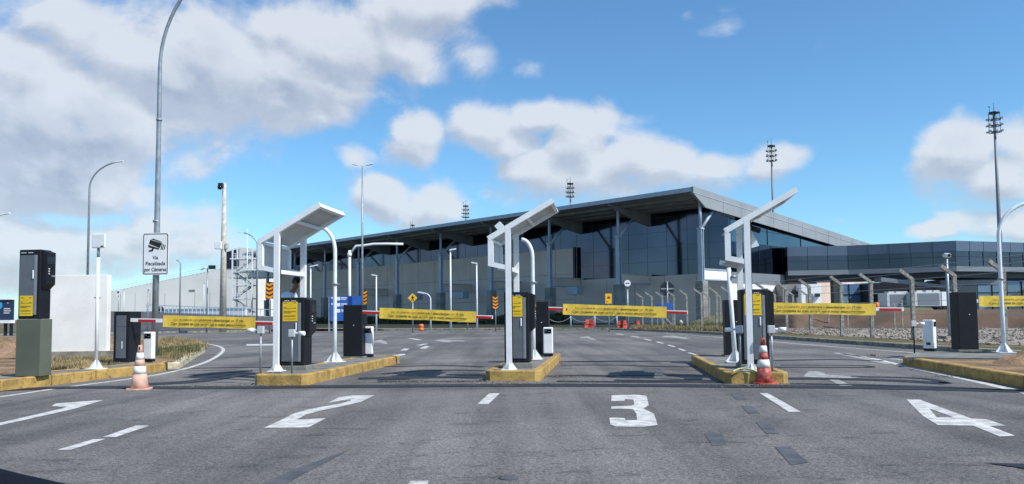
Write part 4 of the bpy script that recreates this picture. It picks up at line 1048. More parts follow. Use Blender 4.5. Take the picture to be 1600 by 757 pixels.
# end facade: along local x from WX to 40 at y = 0
b = MB()
b.slab([(WX+.12, .06, 5.3), (40, .06, 5.3), (40, .06, zr(40)-.5), (WX+.12, .06, zr(WX)-.5)], (0, .10, 0)); ge = b.build('end_glazing', 'glass_bright', T)
b = MB(); b.box((11.5, .0, 6.9), (12.0, .10, 3.1)); b.build('lower_glazing', 'glass_dark', T)
b = MB()
for i in range(0, 14, 3): x = WX+.1+i*2.6; b.box((x, .03, (5.3+zr(x)-.5)/2+1.6*(x < 17)), (.05, .06, zr(x)-5.8-3.2*(x < 17)))
for z in (9.9,): b.box((17, .035, z), (22, .05, .04))
b.build('mullion', 'mullion_navy', ge)
b = MB()
for i in range(5): b.box((WX+.6+i*2.6, -.06, 6.9), (.05, .04, 3.1))
b.build('mullion', 'frame_dark', ge)
b = MB(); b.box((11.4, -.02, 4.75), (12.1, .2, 1.15)); b.build('spandrel', 'spandrel', T)
b = MB(); b.box((11.2, .15, 2.1), (11.9, .5, 4.15)); b.build('end_wall', 'wall_white', T)
b = MB(); b.box((28, .5, 2.6), (22, .5, 5.2)); b.build('back_wall', 'wall_grey', T)
b = MB(); b.box((8.0, -.12, 2.6), (.25, .05, 1.9)); b.box((13.0, -.12, 1.9), (1.3, .05, 2.6)); b.build('door', 'frame_dark', T)
b = MB(); b.box((22, 47.5, 4), (30, 94, 7.5)); b.build('core', 'wall_grey', T)

# dark planting along the foot of the terminal
def leafbox(name, origin, rz, L_, w, h, n, label, m='leaf_dark', s=.16):
    t = thing(name, origin, rz, label, 'hedge'); b = MB(); b.box((0, L_/2, h*.42), (w*.7, L_, h*.84)); b.build('core', m, t)
    b = MB()
    for k in range(n):
        y = random.random()*L_; hh = h*(.8+.35*NZ.noise(Vector((y*.4, 0, 0)))); x = random.uniform(-w/2, w/2)
        z = random.random()*hh if abs(x) > w*.3 else hh*random.uniform(.8, 1.1)
        d = Vector((random.gauss(0, 1), random.gauss(0, 1), random.gauss(0, 1))).normalized(); e = d.cross(Vector((0, .3, 1))).normalized(); c = Vector((x, y, z)); q = s*random.uniform(.6, 1.4)
        b.flat([c-d*q, c+e*q*.5, c+d*q, c-e*q*.5])
    b.build('leaves', m, t); return t
c = T.matrix_basis @ Vector((0, 0, 0))
for i, (y0, y1) in enumerate(((14, 31), (33, 52), (54, 72), (74, 92))):
    p = Vector((18.2, 73.7, 0)) + Vector((.721, .693, 0))*(-3.6) + Vector((-.693, .721, 0))*y0
    leafbox('hedge', (p.x, p.y, .1), TA, y1-y0, 1.6, 1.2, 2600, ['dark clipped hedge at the foot of the terminal behind the third banner', 'dark hedge at the terminal foot behind the second chevron gap and middle machine', 'dark hedge at the terminal foot under the second banner', 'dark hedge at the farthest left foot of the terminal'][i])

# ------------------------------------------------------------------ elevated glazed walkway on the right
WP = [Vector((30.2, 84.0)), Vector((36.5, 83.2)), Vector((45.5, 78.6)), Vector((54.5, 81.7)), Vector((72, 88)), Vector((95, 96))]
wk = thing('elevated_walkway', (45.5, 78.6, 0), 0, 'elevated dark glazed walkway bending away from the terminal to the right', 'walkway')
def band(z0, z1, off, name, m, dep=7.0, par=wk):
    b = MB(); fr, bk = [], []
    for i, p in enumerate(WP):
        d = (WP[min(i+1, len(WP)-1)]-WP[max(i-1, 0)]).normalized(); nn = Vector((d.y, -d.x)); q = p-Vector((45.5, 78.6))
        fr.append(q+nn*off); bk.append(q-nn*dep)
    n = len(WP); v = [[b.bm.verts.new((p.x, p.y, z)) for p in fr] for z in (z0, z1)]; w = [[b.bm.verts.new((p.x, p.y, z)) for p in bk] for z in (z0, z1)]
    for i in range(n-1):
        b.bm.faces.new((v[0][i], v[0][i+1], v[1][i+1], v[1][i])); b.bm.faces.new((w[0][i+1], w[0][i], w[1][i], w[1][i+1]))
        b.bm.faces.new((v[1][i], v[1][i+1], w[1][i+1], w[1][i])); b.bm.faces.new((v[0][i+1], v[0][i], w[0][i], w[0][i+1]))
    b.bm.faces.new((v[0][0], v[1][0], w[1][0], w[0][0])); b.bm.faces.new((v[0][-1], w[0][-1], w[1][-1], v[1][-1]))
    return b.build(name, m, par)
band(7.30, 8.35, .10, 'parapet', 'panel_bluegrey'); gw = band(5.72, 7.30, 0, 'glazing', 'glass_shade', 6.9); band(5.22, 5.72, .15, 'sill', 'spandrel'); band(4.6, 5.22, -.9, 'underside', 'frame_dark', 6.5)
b = MB(); 
for i in range(len(WP)-1):
    a, c = WP[i]-Vector((45.5, 78.6)), WP[i+1]-Vector((45.5, 78.6)); n = max(2, int((c-a).length/1.7)); d = (c-a).normalized(); nn = Vector((d.y, -d.x))
    for k in range(n):
        q = a.lerp(c, k/n)+nn*.02; b.box((q.x, q.y, 6.5), (.06, .06, 1.58), math.atan2(d.y, d.x))
        q = a.lerp(c, k/n)+nn*.10; b.box((q.x, q.y, 7.83), (.02, .04, 1.04), math.atan2(d.y, d.x))
    m = (a+c)/2+nn*.03; b.box((m.x, m.y, 6.75), ((c-a).length, .03, .05), math.atan2(d.y, d.x))
b.build('mullion', 'frame_dark', gw)
for x, y in ((-9, 8.0), (-1.0, 5.5), (1.6, 5.5), (14.0, 7.5), (26, 12)):
    b = MB(); b.box((x, y, 2.9), (.9, .9, 3.6)); b.build('support', 'pier_concrete', wk)
b = MB(); b.box((3.0, 4.0, 4.15), (6.5, 3.0, .5)); b.build('bracket', 'spandrel', wk)
b = MB(); b.slab([(-6.5, 2.5, 4.35), (1.5, 2.0, 3.35), (1.5, 2.0, 3.65), (-6.5, 2.5, 4.8)], (0, 1.6, 0)); b.build('canopy', 'spandrel', wk)
# rooms under and behind the walkway
def hall(name, px0, px1, Y, z0, z1, m, label, cat='building', dep=5, parts=None):
    a = D(px0, 480, Y); c = D(px1, 480, Y); t = thing(name, ((a.x+c.x)/2, Y, z0), 0, label, cat); w = c.x-a.x
    b = MB(); b.box((0, dep/2, (z1-z0)/2), (w, dep, z1-z0)); b.build('wall', m, t)
    return t, w
t, w = hall('service_room', 1253, 1284, 80, 1.2, 4.1, 'wall_white', 'small white walled service room under the walkway, wall lamp beside its door')
b = MB(); b.box((-w*.05, -.05, 1.1), (.45, .1, 1.6)); b.build('door', 'spandrel', t); b = MB(); b.box((w*.28, -.15, 1.75), (.42, .3, .35)); b.build('wall_lamp', 'frame_dark', t)
t, w = hall('service_room', 1224, 1252, 81.5, 1.2, 4.15, 'pier_concrete', 'grey service bay between the two white walls under the walkway')
b = MB(); b.box((w*.15, -.3, 1.9), (.6, .5, .6)); b.build('wall_lamp', 'frame_dark', t)
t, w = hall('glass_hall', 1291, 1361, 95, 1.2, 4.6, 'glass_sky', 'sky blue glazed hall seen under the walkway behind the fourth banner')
b = MB()
for u in (-.5, -.25, .02, .28, .5): b.box((u*w, -.05, 1.7), (.08, .1, 3.4))
b.box((0, -.05, 2.1), (w, .1, .08)); b.build('mullion', 'frame_dark', t)
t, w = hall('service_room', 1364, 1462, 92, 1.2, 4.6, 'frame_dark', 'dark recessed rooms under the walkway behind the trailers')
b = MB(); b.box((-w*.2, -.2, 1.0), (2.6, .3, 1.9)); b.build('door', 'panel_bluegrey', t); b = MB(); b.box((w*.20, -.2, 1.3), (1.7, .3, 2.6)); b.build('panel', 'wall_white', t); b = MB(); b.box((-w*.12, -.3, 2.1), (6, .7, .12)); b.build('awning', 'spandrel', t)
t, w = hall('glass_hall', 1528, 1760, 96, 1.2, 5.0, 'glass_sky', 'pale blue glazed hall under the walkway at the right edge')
b = MB()
for u in (-.5, -.4, -.3, -.2, -.1, 0): b.box((u*w, -.05, 1.9), (.07, .1, 3.8))
b.box((0, -.05, 2.2), (w, .1, .07)); b.build('mullion', 'frame_dark', t)
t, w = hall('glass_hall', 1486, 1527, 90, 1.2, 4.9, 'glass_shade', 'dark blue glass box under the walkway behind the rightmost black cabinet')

# trailers on the apron
def trailer(px, Y, L_, h, label, rz=0):
    g = D(px, 486, Y); t = thing('equipment_trailer', (g.x, g.y, 1.2), rz, label, 'trailer', 'equipment trailers on the apron')
    b = MB(); b.box((0, 0, .4+h/2), (L_, 1.7, h), bev=.03); b.build('body', 'panel_grey', t)
    b = MB(); b.box((L_/2-.42, -.02, .4+h/2), (.9, 1.76, h*.96)); b.build('end_panel', 'wall_white', t)
    b = MB(); b.box((-.3, -.86, .4+h*.5), (L_*.55, .04, h*.8)); b.build('louvre', 'spandrel', t)
    b = MB(); b.box((0, 0, .42), (L_*.98, 1.5, .12)); b.build('chassis', 'frame_dark', t)
    for s in (-.34, .34): b = MB(); b.tube([(s*L_, -.85, .22), (s*L_, -.6, .22)], .22, 14); b.build('wheel', 'lens_black', t)
    b = MB()
    for x in (-.25, 0, .2): b.box((x*L_, 0, .4+h+.08), (.5, .8, .16))
    b.build('vent', 'panel_grey', t)
trailer(1449, 68, 3.4, 1.25, 'grey equipment trailer with a pale end panel, right of the bent fence post')
trailer(1402, 69, 2.6, 1.2, 'equipment trailer partly behind the bent fence post, left of the longer one')
g = D(1370, 486, 66); t = thing('safety_drum', (g.x, g.y, 1.2), 0, 'orange drum on the apron above the red boom tip of lane 4', 'drum')
b = MB(); b.lathe([(.22, 0), (.22, .7), (.1, .8)], 14); b.build('body', 'orange_plastic', t)
b = MB(); b.box((0, 0, .03), (.55, .55, .06)); b.build('base', 'lens_black', t)

# ------------------------------------------------------------------ pale hall and stair tower on the left
X0 = D(399, 480, 160); X1 = D(165, 480, 163)
ph = thing('pale_hall', (X0.x, X0.y, 0), math.atan2(X1.y-X0.y, X1.x-X0.x), 'pale windowless hall with a sloping top beyond the left-hand road', 'building')
Lh = math.hypot(X1.x-X0.x, X1.y-X0.y)
zA = 1.25+(496.3-409)/1200*160; zB = 1.25+(498.6-457)/1200*163
b = MB(); b.slab([(0, 0, 0), (Lh, 0, 0), (Lh, 0, zB), (0, 0, zA)], (0, -9, 0)); b.build('wall', 'wall_pale', ph)
b = MB(); b.bar((0, .1, zA+.3), (Lh, .1, zB+.3), .08, .08); b.bar((0, .1, zA+.75), (Lh, .1, zB+.75), .08, .08)
for i in range(40):
    u = i/39; b.box((Lh*u, .1, zA+(zB-zA)*u+.4), (.06, .06, .8))
b.build('railing', 'lamp_white', ph)
b = MB(); b.box((Lh*.42, .03, 7.0), (1.3, .06, .4)); b.build('vent', 'pier_concrete', ph)
b = MB()
for i in range(1, 10): b.box((Lh*i/10, .012, 3.3), (.05, .02, 6.6))
b.build('joint', 'pier_concrete', ph)
# head house
g = D(376, 480, 146); t = thing('rooftop_house', (g.x, g.y, 0), -.15, 'dark sided roof head with a pale parapet beside the first shelter', 'building')
z0 = 1.25+(496-409)/1200*146; z1 = 1.25+(496-386)/1200*146
b = MB(); b.slab([(-3.0, 0, z0-3), (-3.0, 0, z1-.6), (-.5, 0, z1), (6.5, 0, z1-.8), (6.5, 0, z0-3)], (0, 6, 0)); b.build('wall', 'wall_pale', t)
b = MB(); b.slab([(-3.1, -.1, z0-1.2), (-3.1, -.1, z1-.9), (-.4, -.1, z1-.3), (-.4, -.1, z0-1.2)], (0, .08, 0)); b.build('shutter', 'frame_dark', t)
# stair tower
g = D(372, 505, 135); t = thing('stair_tower', (g.x, g.y, 0), 0, 'open white steel stair tower at the corner of the pale hall', 'stair tower')
zt = 1.25+(496-386)/1200*135
for x in (-1.1, 2.4):
    for y in (0, 2.4): b = MB(); b.box((x, y, zt/2), (.22, .22, zt)); b.build('post', 'lamp_white', t)
for i in range(5):
    z = 2.2+i*2.35; b = MB(); b.box((.65, 1.2, z), (4.4 if i == 4 else 3.6, 2.6, .18)); b.build('landing', 'lamp_white', t)
    b = MB()
    for zz in (.5, .9): b.bar((-1.1, -.05, z+zz), (2.4, -.05, z+zz), .07, .07)
    for k in range(8): b.box((-1.1+k*.5, -.05, z+.5), (.05, .05, .9))
    b.build('railing', 'lamp_white', t)
    if i < 4: b = MB(); b.bar((-1.0 if i % 2 else 2.3, .6, z), (2.3 if i % 2 else -1.0, .6, z+2.35), .3, .9); b.build('flight', 'panel_grey', t)
b = MB(); b.tube([(1.6, -.3, 0), (1.6, -.3, zt+3.2)], .07, 8); b.build('mast', 'lamp_white', t)
b = MB(); b.box((3.8, 0, 9.6), (5.5, 1.5, .3)); b.box((3.8, -.6, 10.3), (5.5, .08, .08)); b.build('gangway', 'lamp_white', t)

# ------------------------------------------------------------------ ramp, white parapet and railing on the left
ra, rb_ = D(150, 486.5, 108), D(432, 497.5, 96)
n0, n1 = G(120, 519, .15), G(440, 515.5, .15)
mat('ramp_asphalt', (.075, .077, .082), .85, .15, .5, .3, 30)
b = MB(); b.flat([n0, n1, rb_, ra]); b.flat([ra, rb_, rb_+Vector((0, 14, 0)), ra+Vector((0, 14, 0))]); struct('ramp', b, 'ramp_asphalt')
b = MB(); b.bar(n0.lerp(ra, .55)+Vector((0, 0, .08)), n1.lerp(rb_, .6)+Vector((0, 0, .02)), .25, .5); struct('kerb', b, 'kerb_concrete')
gr = thing('guard_railing', (rb_.x, rb_.y, rb_.z), 0, 'low white picket railing along the far edge of the ramp', 'railing')
pa, pc = D(228, 488, 107)-rb_, Vector((1.0, -.5, 0.0))
for z in (.12, 1.0): b = MB(); b.bar(pa+Vector((0, 0, z)), pc+Vector((0, 0, z)), .10, .07); b.build('rail', 'lamp_white', gr)
for i in range(34): u = i/33; q = pa.lerp(pc, u); b = MB(); b.box((q.x, q.y, q.z+.5), (.11 if i % 4 == 0 else .07, .08, 1.0)); b.build('picket', 'lamp_white', gr)
q0, q1 = D(250, 485, 118), D(385, 488, 114)
t = thing('parapet_wall', ((q0.x+q1.x)/2, 116, .0), math.atan2(q1.y-q0.y, q1.x-q0.x), 'long white parapet wall at the foot of the pale hall', 'wall')
b = MB(); b.box((0, 0, 1.6), ((q1-q0).length, .5, 2.0)); b.build('body', 'wall_white', t); b = MB(); b.box((0, 0, 2.65), ((q1-q0).length+.2, .7, .12)); b.build('coping', 'lamp_white', t)
q0 = D(249, 480, 112); t = thing('waste_bin', (q0.x, q0.y, 1.8), 0, 'small dark rounded bin at the left end of the white parapet', 'bin')
b = MB(); b.lathe([(.55, 0), (.6, .9), (.35, 1.25)], 16); b.build('body', 'frame_dark', t); b = MB(); b.box((0, 0, 1.2), (.9, .9, .1)); b.build('lid', 'panel_grey', t)
# small white far sign
g = D(184.5, 498, 110); t = thing('road_sign', (g.x, g.y, 1.5), 0, 'tiny white rectangular sign on a pole before the low end of the pale hall', 'sign')
b = MB(); b.tube([(0, 0, 0), (0, 0, 3.4)], .05, 8); b.build('pole', 'galvanised', t)
b = MB(); b.box((0, -.1, 3.5), (.55, .05, .85)); pl = b.build('plate', 'white_paint', t); b = MB(); b.box((0, -.13, 3.55), (.25, .01, .3)); b.build('symbol', 'print_black', pl)

# ------------------------------------------------------------------ floodlight masts behind
def mast(px, ptop, Y, label, s=1.0, r=.35):
    g = D(px, 490, Y); g.z = 0; zt = ZH(g, ptop)
    t = thing('floodlight_mast', g, 0, label, 'floodlight mast', 'apron floodlight masts')
    b = MB(); b.tube([(0, 0, 0), (0, 0, zt*.45), (0, 0, zt-.5)], [r*1.5, r*1.05, r*.55], 14); b.build('pole', 'spandrel', t)
    for i, zz in enumerate((0, 1.7, 3.4, 5.1)):
        z = zt-zz*s-.2; w = (1.15 if i == 0 else 1.5)*s
        b = MB()
        ring = [(w*math.cos(R(a)), w*math.sin(R(a)), z) for a in range(0, 361, 30)]; b.tube(ring, .09*s, 6, False)
        for a in range(0, 360, 90): b.bar((0, 0, z), (w*math.cos(R(a+20)), w*math.sin(R(a+20)), z), .12*s, .12*s)
        b.build('ring', 'frame_dark', t)
        if i:
            for a in (10, 75, 130, 200, 250, 320):
                x, y = 1.15*w*math.cos(R(a)), 1.15*w*math.sin(R(a)); b = MB(); b.box((x, y, z+.25*s), (.65*s, .5*s, .42*s), R(a)); b.build('floodlight', 'panel_grey' if a != 75 else 'lamp_white', t)
    b = MB()
    for a in (45, 135, 225, 315): b.box((1.3*s*math.cos(R(a)), 1.3*s*math.sin(R(a)), zt-2.7*s), (.1*s, .1*s, 5.2*s))
    b.build('cage', 'frame_dark', t)
    b = MB(); b.tube([(0, 0, zt-.3), (0, 0, zt+2.6*s)], .07*s, 6); b.tube([(-1.2*s, 0, zt-.3), (-1.2*s, 0, zt+1.6*s)], .06*s, 6); b.ball((-1.2*s, 0, zt+1.5*s), .2*s); b.build('lightning_rod', 'frame_dark', t)
    b = MB(); b.lathe([(1.25*s, zt-.35*s), (1.3*s, zt+.05*s), (.3*s, zt+.3*s)], 16); b.build('top_plate', 'frame_dark', t)
mast(1568, 176, 150, 'tallest floodlight mast, at the right edge above the walkway', .74, .35)
mast(1213, 228, 215, 'floodlight mast rising behind the terminal roof end, above the edge-on shelter', .82, .38)
mast(894, 287, 290, 'floodlight mast behind the terminal roof just right of the middle shelter', .98, .4)
mast(729, 322, 360, 'floodlight mast behind the terminal roof left of the middle shelter', 1.05, .4)
mast(645, 352, 440, 'smallest floodlight mast, barely showing over the terminal roof', 1.0, .4)

# ------------------------------------------------------------------ person behind the second machine
def person(base, rz, label):
    H = 1.84
    J = {'pelvis': (0, .06, .98), 'waist': (0, .03, 1.14), 'chest': (0, -.04, 1.38), 'neck0': (0, -.12, 1.57), 'neck1': (0, -.17, 1.63), 'head0': (0, -.21, 1.70), 'head1': (0, -.25, 1.79),
         'shl': (-.19, -.06, 1.52), 'ell': (-.25, -.10, 1.24), 'wrl': (-.18, -.30, 1.12), 'hal': (-.15, -.36, 1.12), 'shr': (.19, -.06, 1.52), 'elr': (.25, -.10, 1.24), 'wrr': (.18, -.30, 1.12), 'har': (.15, -.36, 1.12),
         'hil': (-.09, 0, .90), 'knl': (-.11, -.03, .50), 'anl': (-.12, .02, .09), 'tol': (-.13, -.16, .04), 'hir': (.09, 0, .90), 'knr': (.11, -.04, .50), 'anr': (.12, .02, .09), 'tor': (.13, -.16, .04)}
    Rr = {'pelvis': .135, 'waist': .125, 'chest': .15, 'neck0': .07, 'neck1': .055, 'head0': .075, 'head1': .085, 'shl': .075, 'ell': .045, 'wrl': .03, 'hal': .035, 'shr': .075, 'elr': .045, 'wrr': .03, 'har': .035,
          'hil': .095, 'knl': .06, 'anl': .042, 'tol': .035, 'hir': .095, 'knr': .06, 'anr': .042, 'tor': .035}
    E = [('pelvis', 'waist'), ('waist', 'chest'), ('chest', 'neck0'), ('neck0', 'neck1'), ('neck1', 'head0'), ('head0', 'head1'), ('chest', 'shl'), ('shl', 'ell'), ('ell', 'wrl'), ('wrl', 'hal'), ('chest', 'shr'), ('shr', 'elr'), ('elr', 'wrr'), ('wrr', 'har'),
         ('pelvis', 'hil'), ('hil', 'knl'), ('knl', 'anl'), ('anl', 'tol'), ('pelvis', 'hir'), ('hir', 'knr'), ('knr', 'anr'), ('anr', 'tor')]
    def skin(keys, infl, name, m, par, sub=2):
        ks = [k for k in J if k in keys]; idx = {k: i for i, k in enumerate(ks)}
        me = bpy.data.meshes.new(name); me.from_pydata([J[k] for k in ks], [(idx[a], idx[c]) for a, c in E if a in idx and c in idx], [])
        o = bpy.data.objects.new(name, me); COL.objects.link(o)
        s = o.modifiers.new('s', 'SKIN'); s.use_smooth_shade = True
        for i, k in enumerate(ks): me.skin_vertices[0].data[i].radius = (Rr[k]+infl, Rr[k]*.9+infl); 
        me.skin_vertices[0].data[0].use_root = True
        u = o.modifiers.new('u', 'SUBSURF'); u.levels = sub; u.render_levels = sub
        bpy.context.view_layer.update(); dg = bpy.context.evaluated_depsgraph_get(); m2 = bpy.data.meshes.new_from_object(o.evaluated_get(dg)); m2.materials.clear(); m2.materials.append(MATS[m])
        bpy.data.objects.remove(o); o = bpy.data.objects.new(name, m2); COL.objects.link(o)
        for p in m2.polygons: p.use_smooth = True
        if par: o.parent = par
        return o
    t = thing('person', base, rz, label, 'person')
    skin(set(J), 0, 'body', 'skin', t)
    skin({'pelvis', 'waist', 'chest', 'neck0', 'shl', 'ell', 'shr', 'elr'}, .014, 'shirt', 'shirt', t)
    skin({'pelvis', 'hil', 'knl', 'anl', 'hir', 'knr', 'anr'}, .016, 'trousers', 'trousers', t)
    b = MB(); hx, hy, hz = J['head1']
    bmesh.ops.create_icosphere(b.bm, subdivisions=3, radius=.108, matrix=Matrix.Translation((hx, hy+.018, hz+.028)) @ Matrix.Diagonal((.86, 1.02, .95, 1)))
    bmesh.ops.delete(b.bm, geom=[v for v in b.bm.verts if v.co.z < hz-.045 or (v.co.y < hy-.05 and v.co.z < hz+.055)], context='VERTS')
    for f in b.bm.faces: f.smooth = True
    b.build('hair', 'hair', t)
    b = MB(); b.ball((hx, hy-.098, hz-.02), .018, .8, 1.1, 1.6); b.build('nose', 'skin', t)
    for s in (-1, 1):
        b = MB(); b.ball((hx+s*.032, hy-.084, hz+.005), .011, 1.2, .6, .8); b.build('eye', 'lens_black', t)
        b = MB(); b.ball((hx+s*.088, hy, hz-.01), .026, .45, .8, 1.2); b.build('ear', 'skin', t)
        b = MB(); b.ball((s*.125, -.07, .045), .06, .9, 2.2, .75); b.build('shoe', 'lens_black', t)
    b = MB(); b.ball((hx, hy-.085, hz-.055), .022, 1.2, .4, .3); b.build('mouth', 'boom_red', t)
    for s, hk, d in ((-1, 'hal', Vector((.1, -.9, -.35))), (1, 'har', Vector((-.1, -.95, -.2)))):
        h = Vector(J[hk])
        for k in range(4):
            o = Vector((-.03+.02*k, -.02, 0)); L_ = (.065, .075, .07, .055)[k]; b = MB(); b.tube([h+o, h+o+d*L_*.5, h+o+d*L_+Vector((0, .0, -.02))], [.0095, .009, .007], 8); b.build('finger', 'skin', t)
        b = MB(); b.tube([h+Vector((s*-.03, .0, .0)), h+Vector((s*-.06, -.03, .005)), h+Vector((s*-.062, -.06, 0))], [.012, .011, .008], 8); b.build('thumb', 'skin', t)
    return t
g = G(445, 573, KH); person((g.x, g.y+.12, KH), 1.35, 'man in a white shirt with short dark hair standing behind the machine of lane 2')

# ------------------------------------------------------------------ front corner of the car the picture is taken from
t = thing('parked_car', (-.55, .85, .08), 0, 'dark navy corner of a car bonnet at the bottom left', 'car')
b = MB(); prof = [(-1.2, .30), (-1.2, .97), (-.2, .965), (.35, .87), (.62, .78), (.76, .68), (.80, .55), (.78, .30)]
n = 12; rr = []
for i in range(n+1):
    u = i/n; y = -.5+1.12*u
    k = 1-.32*max(0, (u-.35)/.65)**2; dz = -.05*max(0, (u-.2)/.8)**2.2
    rr.append([b.bm.verts.new((-1.2+(x+1.2)*(k if x > -1.1 else 1), y, z+(dz if z > .5 else 0))) for x, z in prof])
for i in range(n):
    for j in range(len(prof)-1): b.bm.faces.new((rr[i][j], rr[i+1][j], rr[i+1][j+1], rr[i][j+1])).smooth = True
b.bm.faces.new(rr[0]); b.bm.faces.new(rr[-1][::-1]); b.build('bonnet', 'car_navy', t)

# ------------------------------------------------------------------ light and sky
AZ, EL = R(33), R(48)                       # sun right of the road, slightly behind the camera
S = Vector((math.cos(AZ)*math.cos(EL), -math.sin(AZ)*math.cos(EL), math.sin(EL)))
su = bpy.data.lights.new('sun', 'SUN'); su.energy = 4.2; su.angle = R(.5); su.color = (1, .95, .88)
so = bpy.data.objects.new('sun', su); COL.objects.link(so); so.rotation_euler = (-S).to_track_quat('-Z', 'Y').to_euler(); so.location = (20, -20, 40)
wd = bpy.data.worlds.new('World'); sc.world = wd; wd.use_nodes = True; nt = wd.node_tree; L = nt.links.new; N = nt.nodes.new
bg = nt.nodes['Background']
sky = N('ShaderNodeTexSky'); sky.sky_type = 'NISHITA'; sky.sun_disc = False; sky.sun_elevation = EL
sky.sun_rotation = math.atan2(S.x, S.y); sky.air_density = 1.0; sky.dust_density = .3; sky.ozone_density = 1.3; sky.altitude = 0
tc = N('ShaderNodeTexCoord'); sep = N('ShaderNodeSeparateXYZ'); L(tc.outputs['Generated'], sep.inputs[0])
def MT(op, a, c=None, e=None, clamp=False):
    n = N('ShaderNodeMath'); n.operation = op; n.use_clamp = clamp
    for i, v in enumerate((a, c, e)):
        if v is None: continue
        if isinstance(v, (int, float)): n.inputs[i].default_value = v
        else: L(v, n.inputs[i])
    return n.outputs[0]
# clouds live on the sky sphere: azimuth and elevation as coordinates
az = MT('ARCTAN2', sep.outputs[0], sep.outputs[1]); hyp = MT('SQRT', MT('ADD', MT('MULTIPLY', sep.outputs[0], sep.outputs[0]), MT('MULTIPLY', sep.outputs[1], sep.outputs[1])))
el = MT('ARCTAN2', sep.outputs[2], hyp)
def azel(px, py):
    r = ray(px, py); return math.atan2(r.x, r.y), math.atan2(r.z, math.hypot(r.x, r.y))
BL = [  # px, py, rx, ry, weight
 (80, 190, 280, 110, 1.25), (330, 110, 260, 85, 1.2), (520, 60, 210, 70, 1.05), (640, 20, 140, 60, .95), (200, 60, 120, 55, .6), (60, 110, 130, 60, .9), (60, 290, 260, 85, .85), (150, 300, 70, 45, .95), (300, 190, 190, 55, .75), (50, 390, 340, 80, .85), (290, 360, 120, 45, .35), (110, 25, 90, 22, .35),
 (650, 215, 70, 45, 1.05), (760, 210, 100, 45, 1.0), (840, 185, 60, 32, .9), (905, 215, 60, 60, 1.0), (880, 275, 150, 50, .85), (960, 290, 330, 55, .62), (1010, 245, 110, 45, .95), (1130, 255, 80, 35, .75), (1200, 250, 90, 45, .7), (590, 310, 60, 38, .95), (680, 320, 100, 40, .6), (560, 240, 50, 30, .5), (770, 290, 90, 40, .5), (1000, 195, 60, 25, .35), (1120, 50, 60, 25, .22),
 (1480, 235, 62, 45, 1.0), (1560, 280, 90, 45, .6), (1600, 220, 40, 40, .7), (1455, 362, 42, 18, .8), (1560, 345, 80, 28, .65), (1290, 270, 90, 30, .25)]
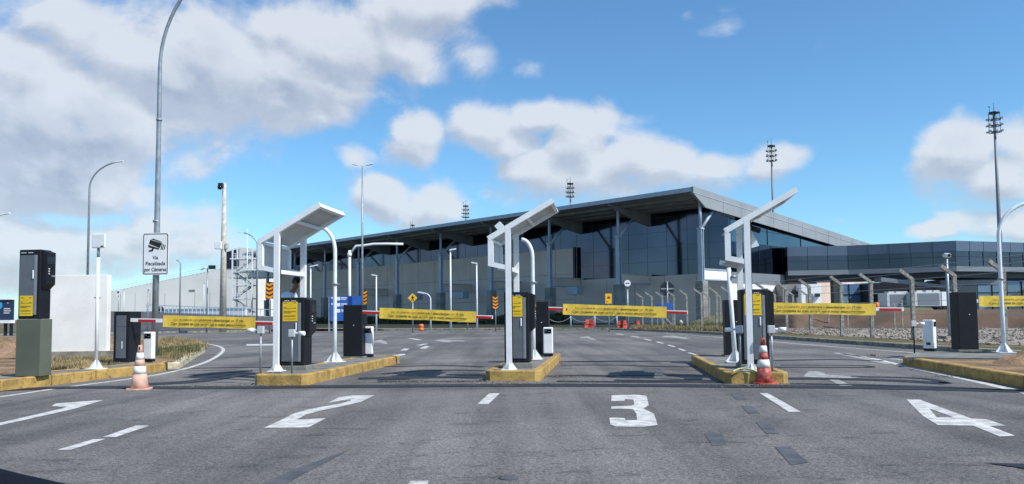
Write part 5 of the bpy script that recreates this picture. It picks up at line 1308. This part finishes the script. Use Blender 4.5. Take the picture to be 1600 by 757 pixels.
def density(a_off, e_off):
    a = MT('ADD', az, a_off); e_ = MT('ADD', el, e_off); tot = None
    for (px, py, rx, ry, w) in BL:
        a0, e0 = azel(px, py); sx, sy = rx/1250*1.0, ry/1250*1.0
        u = MT('MULTIPLY', MT('SUBTRACT', a, a0), 1/sx); v = MT('MULTIPLY', MT('SUBTRACT', e_, e0), 1/sy)
        g = MT('MULTIPLY', MT('EXPONENT', MT('MULTIPLY', MT('ADD', MT('MULTIPLY', u, u), MT('MULTIPLY', v, v)), -1.0)), w)
        tot = g if tot is None else MT('MAXIMUM', tot, g)
    cb = N('ShaderNodeCombineXYZ'); L(a, cb.inputs[0]); L(MT('MULTIPLY', e_, 1.35), cb.inputs[1]); cb.inputs[2].default_value = .37
    n1 = N('ShaderNodeTexNoise'); n1.inputs['Scale'].default_value = 5.5; n1.inputs['Detail'].default_value = 10; n1.inputs['Roughness'].default_value = .58; n1.inputs['Distortion'].default_value = .25; L(cb.outputs[0], n1.inputs['Vector'])
    vo = N('ShaderNodeTexVoronoi'); vo.feature = 'SMOOTH_F1'; vo.inputs['Scale'].default_value = 15; vo.inputs['Smoothness'].default_value = .6
    wv = N('ShaderNodeMixRGB'); wv.blend_type = 'ADD'; wv.inputs[0].default_value = .10; L(cb.outputs[0], wv.inputs[1]); L(n1.outputs['Color'], wv.inputs[2]); L(wv.outputs[0], vo.inputs['Vector'])
    # elsewhere in the sky: scattered cloud
    behind = MT('MULTIPLY', MT('GREATER_THAN', MT('ABSOLUTE', az), .95), .22)
    tot = MT('MAXIMUM', tot, behind)
    return MT('ADD', MT('ADD', tot, MT('MULTIPLY', MT('SUBTRACT', n1.outputs['Fac'], .5), 1.9)), MT('MULTIPLY', MT('SUBTRACT', .42, vo.outputs['Distance']), .55))
d0 = density(0.0, 0.0); d1 = density(.010, .024)
def SS(x, a, c):
    m = N('ShaderNodeMapRange'); m.interpolation_type = 'SMOOTHSTEP'; m.inputs['From Min'].default_value = a; m.inputs['From Max'].default_value = c; L(x, m.inputs['Value']); return m.outputs[0]
cov = SS(d0, .20, .62)
lit = SS(MT('SUBTRACT', d0, d1), -.28, .30)              # brighter where there is less cloud towards the sun
thick = SS(d0, .55, 1.7)
bri = MT('ADD', MT('MULTIPLY', lit, .55), MT('MULTIPLY', MT('SUBTRACT', 1.0, thick), .40))
fn = N('ShaderNodeTexNoise'); fn.inputs['Scale'].default_value = 16; fn.inputs['Detail'].default_value = 8; fn.inputs['Roughness'].default_value = .6; L(tc.outputs['Generated'], fn.inputs['Vector'])
bri = MT('ADD', bri, MT('MULTIPLY', MT('SUBTRACT', fn.outputs['Fac'], .5), .55))
cc = N('ShaderNodeValToRGB'); cc.color_ramp.elements[0].position = .18; cc.color_ramp.elements[0].color = (2.35, 2.75, 3.5, 1); cc.color_ramp.elements[1].position = .85; cc.color_ramp.elements[1].color = (4.7, 4.95, 5.35, 1)
L(bri, cc.inputs[0])
mx = N('ShaderNodeMixRGB'); L(MT('MULTIPLY', cov, .88), mx.inputs[0])
tn = N('ShaderNodeMixRGB'); tn.blend_type = 'MULTIPLY'; tn.inputs[0].default_value = 1; tn.inputs[2].default_value = (.56, .87, 1.05, 1); L(sky.outputs[0], tn.inputs[1]); L(tn.outputs[0], mx.inputs[1]); L(cc.outputs[0], mx.inputs[2])
L(mx.outputs[0], bg.inputs[0]); bg.inputs[1].default_value = .125
wd.cycles.sampling_method = 'MANUAL'; wd.cycles.sample_map_resolution = 512
vs = sc.view_settings; vs.view_transform = 'Standard'; vs.look = 'None'; vs.exposure = .38; vs.gamma = 1
sc.render.engine = 'CYCLES'; sc.cycles.max_bounces = 6
